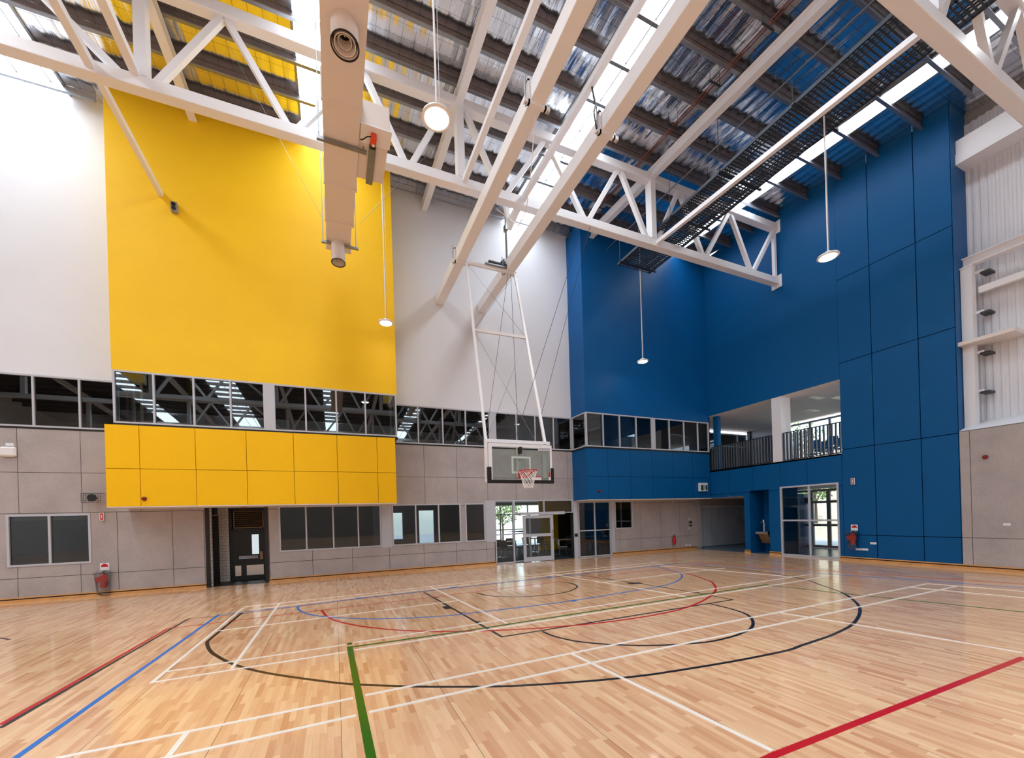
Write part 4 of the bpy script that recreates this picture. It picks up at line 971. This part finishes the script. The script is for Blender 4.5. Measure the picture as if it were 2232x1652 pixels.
def nozzle(x, y, r, ln, label):
    a = Vector((0, -.08, -1)).normalized(); c = Vector((x, y, DZ0+.18))
    t = thing('air_nozzle', label, 'air nozzle', (x, y, DZ0))
    part(MB().lathe([(r*.98, 0), (r, ln), (r*.95, ln), (r*.9, ln-.06), (r*.9, ln-.25), (0.001, ln-.26)], c, 36, a, False), 'sleeve', 'duct', t, smooth=True)
    part(MB().lathe([(r*1.03, ln-.012), (r*1.03, ln+.004), (r*.94, ln+.004), (r*.94, ln-.012), (r*1.03, ln-.012)], c, 36, a, False), 'rim', 'black', t, smooth=True)
    part(MB().lathe([(r*.7, ln-.2), (r*.78, ln-.02), (r*.72, ln-.02), (r*.62, ln-.2), (r*.7, ln-.2)], c, 36, a, False), 'inner_ring', 'duct', t, smooth=True)
    part(MB().lathe([(r*.6, ln-.24), (r*.6, ln-.235)], c, 24, a), 'throat_shade_disc', 'black', t)  # black disc stands in for the shade deep inside the sleeve
    part(MB().lathe([(r*.5, ln-.22), (r*.5, ln-.06), (r*.46, ln-.06), (r*.46, ln-.22), (r*.5, ln-.22)], c, 36, a, False), 'inner_ring', 'duct', t, smooth=True)
    part(MB().bar(c+a*(ln-.1)-Vector((0,.05,0)), c+a*(ln-.1)+Vector((0,0,r*.62)), .012, .01), 'vane', 'duct', t)
pn = oz(752, 103, 9.18); nozzle(pn.x, pn.y+.03, .205, .55, 'large round air nozzle on the underside of the duct near the top')
nozzle(.29, 12.15, .18, .75, 'round air nozzle at the far end of the duct by the yellow wall')
nb0, nb1 = .66, 1.23
br = thing('duct_branch', 'square off-white duct box with a steel channel attached to the right of the long duct', 'duct branch', (.9, 9.3, DZ0))
part(MB().box(nb0, nb1, 8.35, 9.7, DZ0+.05, DZ1), 'box', 'duct', br, bevel=.008)
part(MB().box(.86, 1.0, 8.75, 9.75, DZ0+.0, DZ0+.05), 'channel', 'galv', br)
part(MB().box(nb0+.02, nb1+.03, 8.3, 8.72, DZ0+.02, DZ0+.05), 'cover_plate', 'white', br)
dm = thing('damper_actuator', 'orange and black damper actuator on the side box of the duct', 'actuator', (.92, 8.6, DZ0))
part(MB().box(.87, .98, 8.42, 8.62, DZ0-.1, DZ0+.02), 'orange_housing', 'orange', dm, bevel=.02)
part(MB().box(.87, .98, 8.62, 8.74, DZ0-.07, DZ0+.02), 'motor_block', 'black', dm, bevel=.02)
part(MB().lathe([(.028, 0), (.028, .012)], (.925, 8.58, DZ0-.112), 16), 'dial', 'white', dm)
part(MB().tube([(.9, 8.45, DZ0-.05), (.8, 8.4, DZ0-.12), (.72, 8.5, DZ0-.12), (.68, 8.6, DZ0-.05)], .012, 6), 'power_cord', 'black', dm)
cable([oz(785, 486, DZ0-.06), oy(968, 300, 11.3)], .004, 'galv', 'thin bracing wire rising from the duct strut to the right')
cable([oz(705, 480, DZ0-.06), oy(500, 100, 11.0)], .004, 'galv', 'thin bracing wire rising from the duct strut to the left')
# ------------------------------------------------------------------ pendant lamps
def lamp(u, v, z, label, top=None):
    p = oz(u, v, z); t = thing('pendant_lamp', label, 'pendant lamp', p, 'round pendant lamps')
    part(MB().lathe([(.05, .13), (.09, .1), (.12, .045), (.215, .03), (.225, .0), (.2, -.012), (.175, -.008)], p, 40), 'housing', 'white', t, smooth=True)
    part(MB().lathe([(.168, -.018), (.172, -.006)], p, 40), 'diffuser', 'lamp', t)
    part(MB().tube([p+Vector((0,0,.12)), (p.x, p.y, top or zroof(p.y))], .016, 8), 'stem', 'white', t)
    part(MB().tube([p+Vector((.05,0,.1)), (p.x+.06, p.y, top or zroof(p.y))], .004, 5), 'safety_wire', 'galv', t)
lamp(952, 258, 7.9, 'round pendant lamp nearest the top, shining in front of the roof')
lamp(841, 704, 7.9, 'round pendant lamp at the right edge of the yellow wall')
lamp(1401, 788, 7.9, 'round pendant lamp in front of the blue bay')
lamp(1805, 560, 7.9, 'round pendant lamp in front of the blue wall', 11.3)
# ------------------------------------------------------------------ cable trays
ZT = 11.35
ta, tb = oz(1330, 575, ZT), oz(1375, 592, ZT)
tr = thing('cable_tray', 'dark ladder cable tray running beside the narrow skylight strip', 'cable tray', (ta.x+.3, 8, ZT))
X0, X1 = ta.x+.35, tb.x+.8; Y1_ = 12.55
part(MB().box(X0-.02, X0+.02, -1, Y1_, ZT, ZT+.09), 'side_rail', 'darksteel', tr); part(MB().box((X0+X1)/2-.02+.08, (X0+X1)/2+.1, -1, Y1_, ZT, ZT+.09), 'side_rail', 'darksteel', tr)
part(MB().box(X1-.02, X1+.02, -1, Y1_, ZT, ZT+.09), 'side_rail', 'darksteel', tr)
mb = MB(); y = -1
while y < Y1_: mb.box(X0, X1, y-.014, y+.014, ZT+.0, ZT+.025); y += .09
tag(part(mb, 'rungs', 'darksteel', tr), kind='stuff')
mb = MB()
for x in (X0+.12, X0+.2, X0+.3, X1-.5, X1-.34, X1-.25, X1-.17): mb.tube([(x, -1, ZT+.05), (x+.02, 5, ZT+.05), (x-.01, Y1_-.2, ZT+.05)], .02, 6)
part(mb, 'cables', 'black', tr)
for y in (1.9, 4.0, 6.0, 8.0, 9.8, 12.3):
    part(MB().box(X0-.12, X1+.12, y-.03, y+.03, ZT-.05, ZT-.005), 'strut', 'darksteel', tr)
    for x in (X0-.1, X1+.1): part(MB().tube([(x, y, ZT-.03), (x, y, zroof(y)-.05)], .008, 6), 'hanger_rod', 'darksteel', tr)
# copper pipes and conduit under the roof
for k, dx in enumerate((0, .09)):
    tag(MB().tube([(9.25+dx, -2, zroof(-2)-.42), (9.25+dx, 13.6, zroof(13.6)-.42)], .013, 8).build('copper_pipe', 'copper'), ('left' if k == 0 else 'right') + ' one of the two copper pipes running under the roof', 'pipe', 'copper pipes under the roof')
for y in (3.2, 4.6, 6.0, 7.4, 8.8, 10.8, 12.4):
    tag(MB().box(9.1, 9.5, y-.02, y+.02, zroof(y)-.46, zroof(y)-.435).tube([(9.13, y, zroof(y)-.44), (9.13, y, zroof(y)-.05)], .007, 6).tube([(9.47, y, zroof(y)-.44), (9.47, y, zroof(y)-.05)], .007, 6).build('pipe_bracket', 'darksteel'), 'dark steel hanger under the copper pipes', 'pipe hanger', 'hangers under the copper pipes')
tag(MB().tube([(10.75, -1, 12.3), (10.75, 14.0, 12.95)], .018, 8).build('conduit', 'galv'), 'thin grey conduit right of the roof beam', 'conduit')
tag(MB().tube([(5.85, 13.2, zroof(13.2)-.05), (5.85, 13.2, 11.0)], .04, 8).box(5.8, 5.9, 13.1, 13.3, 12.0, 12.2).build('cable_drop', 'galv'), 'grey cable drop hanging below the central skylight', 'cable drop')
# ------------------------------------------------------------------ wall devices
def dev(name, mb_list, label, cat, loc):
    t = thing(name, label, cat, loc)
    for nm, mb, m in mb_list: part(mb, nm, m, t)
    return t
p = oy(382, 456, YBAY)
dev('wall_sensor', [('body', MB().box(p.x-.07, p.x+.07, YBAY-.12, YBAY-.001, p.z-.13, p.z+.13), 'mid_room'), ('eye', MB().lathe([(.045, 0), (.05, .02)], (p.x, YBAY-.125, p.z+.05), 16, (0,-1,0)), 'black'), ('eye', MB().lathe([(.045, 0), (.05, .02)], (p.x, YBAY-.125, p.z-.06), 16, (0,-1,0)), 'black')], 'small grey twin-eyed sensor high on the yellow wall', 'sensor', (p.x, YBAY-.1, p.z))
p = oy(20, 985, YA)
dev('access_point', [('body', MB().box(p.x-.16, p.x+.16, YA-.09, YA-.001, p.z-.13, p.z+.13), 'white')], 'white rounded wireless box on the concrete wall at the left edge', 'wireless box', (p.x, YA-.05, p.z)).children[0].modifiers.new('edge', 'BEVEL').width = .04
p = oy(22, 969, YA); tag(MB().box(p.x-.075, p.x+.075, YA-.02, YA-.001, p.z-.04, p.z+.04).build('socket', 'white'), 'white double socket above the wireless box', 'socket')
p = oy(212, 1086, YA)
sp_ = thing('speaker', 'dark horn speaker in a wire cage beside the yellow box', 'speaker', (p.x, YA-.2, p.z))
part(MB().lathe([(.03, 0), (.05, .12), (.1, .22), (.1, .24)], (p.x, YA-.05, p.z), 20, (0,-1,0)), 'horn', 'darksteel', sp_)
mb = MB()
for k in range(9): mb.box(p.x-.2+k*.05-.003, p.x-.2+k*.05+.003, YA-.33, YA-.324, p.z-.13, p.z+.13).box(p.x-.2+k*.05-.003, p.x-.2+k*.05+.003, YA-.33, YA, p.z+.127, p.z+.13)
for k in range(6): mb.box(p.x-.2, p.x+.2, YA-.33, YA-.324, p.z-.13+k*.05, p.z-.124+k*.05)
for s_ in (-.2, .2):
    for k in range(6): mb.box(p.x+s_-.003, p.x+s_+.003, YA-.33, YA-.002, p.z-.13+k*.05, p.z-.124+k*.05)
part(mb, 'wire_cage', 'black', sp_)
def alarm(p, n, label):
    t = thing('fire_alarm', label, 'fire alarm', p, None)
    part(MB().lathe([(.055, 0), (.055, .03), (.04, .06), (.02, .07)], p, 20, n), 'dome', 'darkred', t, smooth=True)
alarm(oy(315, 1087, YBAY-.121), (0,-1,0), 'small dark red alarm dome on the yellow box')
alarm(oy(1306, 1070, YBAY-.001), (0,-1,0), 'small red alarm dome on the blue bay')
alarm(ox(2148, 996, XB-.001), (-1,0,0), 'small red alarm dome on the concrete wall at the right')
def isign(p, axis, label):
    t = thing('fire_point_sign', label, 'fire sign', p)
    if axis == 'y': part(MB().box(p.x-.045, p.x+.045, p.y-.06, p.y-.055, p.z-.11, p.z+.11).box(p.x-.003, p.x+.003, p.y-.055, p.y, p.z-.1, p.z+.1), 'plate', 'white', t); part(MB().box(p.x-.03, p.x+.03, p.y-.064, p.y-.06, p.z-.09, p.z+.09), 'red_panel', 'red', t); part(MB().box(p.x-.01, p.x+.01, p.y-.067, p.y-.064, p.z-.05, p.z+.05), 'white_mark', 'white', t)
    else: part(MB().box(p.x-.06, p.x-.055, p.y-.06, p.y+.06, p.z-.11, p.z+.11).box(p.x-.055, p.x, p.y-.003, p.y+.003, p.z-.1, p.z+.1), 'plate', 'white', t); part(MB().box(p.x-.064, p.x-.06, p.y-.03, p.y+.045, p.z-.09, p.z+.09), 'red_panel', 'red', t); part(MB().box(p.x-.067, p.x-.064, p.y-.005, p.y+.02, p.z-.06, p.z+.06), 'white_mark', 'white', t)
isign(oy(224, 1126, YA), 'y', 'small red and white fire sign under the horn speaker'); isign(oy(1465, 1090, YA), 'y', 'small red and white fire sign under the blue bay'); isign(ox(1861, 1049, XB-.012), 'x', 'small red and white fire sign on the blue wall right of the glazed doors')
def extinguisher(p, n, label, bag=True, sign=True, red_cover=True):
    n = Vector(n); s = Vector((-n.y, n.x, 0)); t = thing('fire_extinguisher', label, 'fire extinguisher', p)
    c = Vector(p)+n*.1
    part(MB().lathe([(.06, -.23), (.072, -.22), (.072, .08), (.05, .13), (.022, .15), (.022, .18)], c, 20), 'cylinder', 'red', t, smooth=True)
    part(MB().box(c.x-.02, c.x+.02, c.y-.02, c.y+.02, c.z+.17, c.z+.2).bar(c+Vector((0,0,.21)), c+s*.1+Vector((0,0,.24)), .02, .015), 'valve', 'black', t)
    part(MB().tube([c+Vector((0,0,.19)), c+s*.09+Vector((0,0,.12)), c+s*.095+Vector((0,0,-.1)), c+s*.08+Vector((0,0,-.18))], .011, 6), 'hose', 'black', t)
    if red_cover:
        part(MB().bar(c-s*.13+n*.08-Vector((0,0,.0)), c+s*.13+n*.08+Vector((0,0,.04)), .012, .15), 'cover_tag', 'red', t)
    if bag:
        b = MB(); base = [(-.16, .2), (-.07, .24), (.0, .21), (.08, .25), (.17, .2), (.13, -.1), (.14, -.38), (.03, -.41), (-.1, -.39), (-.12, -.1)]
        o1 = [c+s*a+n*.11+Vector((0,0,z)) for a, z in base]; o2 = [c+s*a*1.02-n*.07+Vector((0,0,z)) for a, z in base]; k = len(base)
        b.add(o1+o2, [tuple(range(k))]+[(i, (i+1) % k, (i+1) % k+k, i+k) for i in range(k)]); part(b, 'plastic_bag', 'plastic_bag', t)
    if sign:
        q = Vector(p)+n*.004+Vector((0,0,.35)); sg = part(MB().add([q-s*.1+Vector((0,0,-.1)), q+s*.1+Vector((0,0,-.1)), q+s*.1+Vector((0,0,.1)), q-s*.1+Vector((0,0,.1))]+[v_-n*.003 for v_ in (q-s*.1+Vector((0,0,-.1)), q+s*.1+Vector((0,0,-.1)), q+s*.1+Vector((0,0,.1)), q-s*.1+Vector((0,0,.1)))], [(0,1,2,3),(7,6,5,4),(0,4,5,1),(1,5,6,2),(2,6,7,3),(3,7,4,0)]), 'sign_plate', 'white', t)
        part(MB().lathe([(.078, 0), (.078, .002)], q+n*.0005, 24, n), 'sign_disc', 'red', sg)
        part(MB().bar(q+n*.003-s*.08-Vector((0,0,.045)), q+n*.003+s*.08-Vector((0,0,.045)), .002, .07), 'sign_band', 'white', sg)
    return t
p = oy(229, 1262, YA); extinguisher((p.x, YA, p.z), (0,-1,0), 'red fire extinguisher in a plastic bag under a round sign on the left concrete wall')
p = oy(1466, 1176, YA); extinguisher((p.x, YA, p.z), (0,-1,0), 'bare red fire extinguisher under the blue bay', bag=False, sign=False, red_cover=False)
p = ox(1863, 1172, XB-.012); extinguisher((XB-.012, p.y, p.z), (-1,0,0), 'red fire extinguisher in a plastic bag on the blue wall')
# exit sign on the blue bay
p = oy(1530, 1062, YBAY)
es_ = thing('exit_sign', 'white box exit sign with a running figure at the corner of the blue bay', 'exit sign', (p.x, YBAY-.1, p.z))
part(MB().box(p.x-.24, p.x+.24, YBAY-.12, YBAY-.001, p.z-.19, p.z+.2), 'housing', 'white', es_, bevel=.01)
sf = part(MB().box(p.x-.2, p.x+.2, YBAY-.13, YBAY-.121, p.z-.15, p.z+.09), 'sign_face', 'green', es_)
part(MB().box(p.x-.05, p.x+.08, YBAY-.136, YBAY-.131, p.z-.15, p.z+.08), 'white_doorway', 'white', sf)
yy_ = YBAY-.14
mb = MB().lathe([(.018, 0), (.018, .004)], (p.x+.025, yy_, p.z+.05), 12, (0,-1,0))
for a, b in (((.015,.03),(-.01,-.03)), ((-.01,-.03),(.03,-.07)), ((.03,-.07),(.03,-.12)), ((-.01,-.03),(-.02,-.08)), ((-.02,-.08),(-.045,-.1)), ((.012,.02),(-.03,.0)), ((.012,.02),(.045,-.005))):
    mb.bar((p.x+a[0], yy_, p.z+a[1]), (p.x+b[0], yy_, p.z+b[1]), .004, .016, (.3, 0, 1) if abs(a[0]-b[0]) < .02 else (0, 0, 1))
part(mb, 'running_figure', 'green', sf)
mb = MB()
for k in range(3): mb.box(p.x-.28, p.x+.28, YBAY-.2, YBAY-.195, p.z-.16+k*.16, p.z-.155+k*.16)
part(mb, 'guard_wires', 'galv', es_)
def socket(p, axis, label, w_=.12, h_=.07):
    if axis == 'y': mb = MB().box(p.x-w_/2, p.x+w_/2, p.y-.015, p.y-.001, p.z-h_/2, p.z+h_/2)
    else: mb = MB().box(p.x-.015, p.x-.001, p.y-w_/2, p.y+w_/2, p.z-h_/2, p.z+h_/2)
    tag(mb.build('socket', 'white'), label, 'socket')
socket(oy(389, 1286, YA), 'y', 'white socket low on the concrete wall left of the changing room door')
socket(oy(1496, 1188, YA), 'y', 'left one of the two white sockets low on the wall under the blue bay'); socket(oy(1503, 1188, YA), 'y', 'right one of the two white sockets low on the wall under the blue bay')
socket(oy(1502, 1131, YA), 'y', 'small white switch above the two black knobs', .06, .08); socket(oy(1502, 1151, YA), 'y', 'small white switch below the two black knobs', .06, .08)
socket(ox(1872, 1197, XB-.012), 'x', 'left white socket beside the bagged extinguisher on the blue wall', .17); socket(ox(1886, 1197.5, XB-.012), 'x', 'right white socket low on the blue wall', .17); socket(ox(1904, 1184, XB-.012), 'x', 'upper white socket low on the blue wall', .17)
socket(ox(2195, 1143, XB), 'x', 'white socket on the concrete wall at the right', .13)
for k, (v, lb) in enumerate(((1138, 'upper'), (1145, 'lower'))):
    q = oy(1505, v, YA); tag(MB().lathe([(.05, 0), (.05, .05), (.03, .08)], (q.x, YA, q.z), 14, (0,-1,0)).box(q.x-.12, q.x, YA-.05, YA-.01, q.z-.02, q.z+.02).build('water_tap', 'black'), lb + ' black round knob on the wall under the blue bay', 'knob')
# small smoke detector in the alcove ceiling, roof-edge cable
alarm((dx1-.7, YA+.4, ZS-.001), (0,0,-1), 'small red alarm dome on the ceiling of the changing room entrance')
cable([oy(1238, 520, 14.9), oy(1241, 535, 14.8), oy(1245, 545, 14.85), oy(1243, 530, 14.93)], .03, 'black', 'coiled black cable at the top corner of the blue bay')
# ------------------------------------------------------------------ cafe furniture
def chair(x, y, rz, m, label, group):
    t = thing('cafe_chair', label, 'chair', (0, 0, 0), group)
    part(MB().box(-.21, .21, -.2, .2, .43, .46), 'seat', m, t, bevel=.012)
    part(MB().add([(-.2,.19,.5),(.2,.19,.5),(.17,.25,.84),(-.17,.25,.84),(-.2,.21,.5),(.2,.21,.5),(.17,.27,.84),(-.17,.27,.84)], [(0,1,2,3),(7,6,5,4),(0,4,5,1),(1,5,6,2),(2,6,7,3),(3,7,4,0)]), 'backrest', m, t)
    for sx in (-1, 1):
        for sy in (-1, 1): part(MB().tube([(sx*.17, sy*.15, .43), (sx*.2, sy*.2, 0)], .011, 6), 'leg', 'chrome', t)
        part(MB().tube([(sx*.17, .17, .44), (sx*.17, .21, .55)], .012, 6), 'back_stay', 'chrome', t)
    t.location = (x, y, .004); t.rotation_euler = (0, 0, rz)
    return t
def table(x, y, label):
    t = thing('cafe_table', label, 'table', (x, y, .004), 'cafe tables')
    part(MB().box(x-.6, x+.6, y-.35, y+.35, .72, .75), 'tabletop', 'tabletop', t)
    part(MB().tube([(x, y, .72), (x, y, .04)], .035, 10), 'pedestal', 'chrome', t)
    part(MB().bar((x-.3, y, .025), (x+.3, y, .025), .05, .03).bar((x, y-.3, .025), (x, y+.3, .025), .05, .03), 'foot', 'chrome', t)
for k, (u, Y, lb) in enumerate(((1092, YA+2.2, 'cafe table behind the fixed glass left of the sliding door'), (1165, YA+3.6, 'cafe table behind the sliding door'), (1218, YA+1.6, 'cafe table in the open doorway'), (1300, YA+2.4, 'cafe table behind the tall window right of the doorway'))):
    table(xa(u, 1150, Y), Y, lb)
for u, Y, rz, m, lb in ((1105, YA+1.2, .3, 'chair_dark', 'dark cafe chair nearest the fixed glass left of the sliding door'), (1084, YA+1.9, -.4, 'chair_dark', 'dark cafe chair at the left end of the fixed glass'), (1110, YA+3.1, 2.8, 'chair_dark', 'dark cafe chair on the far side of the table left of the sliding door'), (1130, YA+2.3, 1.6, 'chair_dark', 'dark cafe chair at the right end of the table left of the sliding door'),
                        (1152, YA+2.8, .2, 'chair_dark', 'dark cafe chair behind the left part of the sliding door'), (1180, YA+2.8, -.3, 'chair_dark', 'dark cafe chair behind the right part of the sliding door'), (1226, YA+.9, 1.0, 'chair_grey', 'pale grey cafe chair in the open doorway'), (1243, YA+2.6, 2.4, 'chair_dark', 'dark cafe chair deeper inside the open doorway'),
                        (1278, YA+1.6, .1, 'chair_dark', 'dark cafe chair in the left pane right of the doorway'), (1312, YA+1.6, -.2, 'chair_dark', 'dark cafe chair in the right pane right of the doorway'), (1290, YA+3.2, 3.0, 'chair_blue', 'blue cafe chair behind the table right of the doorway')):
    chair(xa(u, 1180, Y), Y, rz, m, lb, 'cafe chairs')
# folded board in the cafe, seen through the door
q0, q1 = oy(1143, 1130, YA+4.3), oy(1180, 1165, YA+4.3)
tag(MB().box(q0.x, q1.x, YA+4.3, YA+4.34, q1.z, q0.z).build('whiteboard', 'white'), 'pale whiteboard seen through the sliding door', 'whiteboard')
# balcony chairs
for k, (u, dx) in enumerate(((1790, 1.6), (1802, 2.3), (1812, 1.3), (1822, 2.0), (1772, 2.6))):
    t = chair(0, 0, 0, 'chair_blue', ('blue chair on the balcony, ' + ('fifth', 'third', 'second', 'first', 'sixth')[k] + ' from the right end behind the balustrade').replace('fifth','fourth').replace('sixth','fifth'), 'blue chairs on the balcony')
    t.location = (XB+dx, yb(u, 950, XB+dx), ZBAL0-.016); t.rotation_euler = (0, 0, 1.4+.4*k)
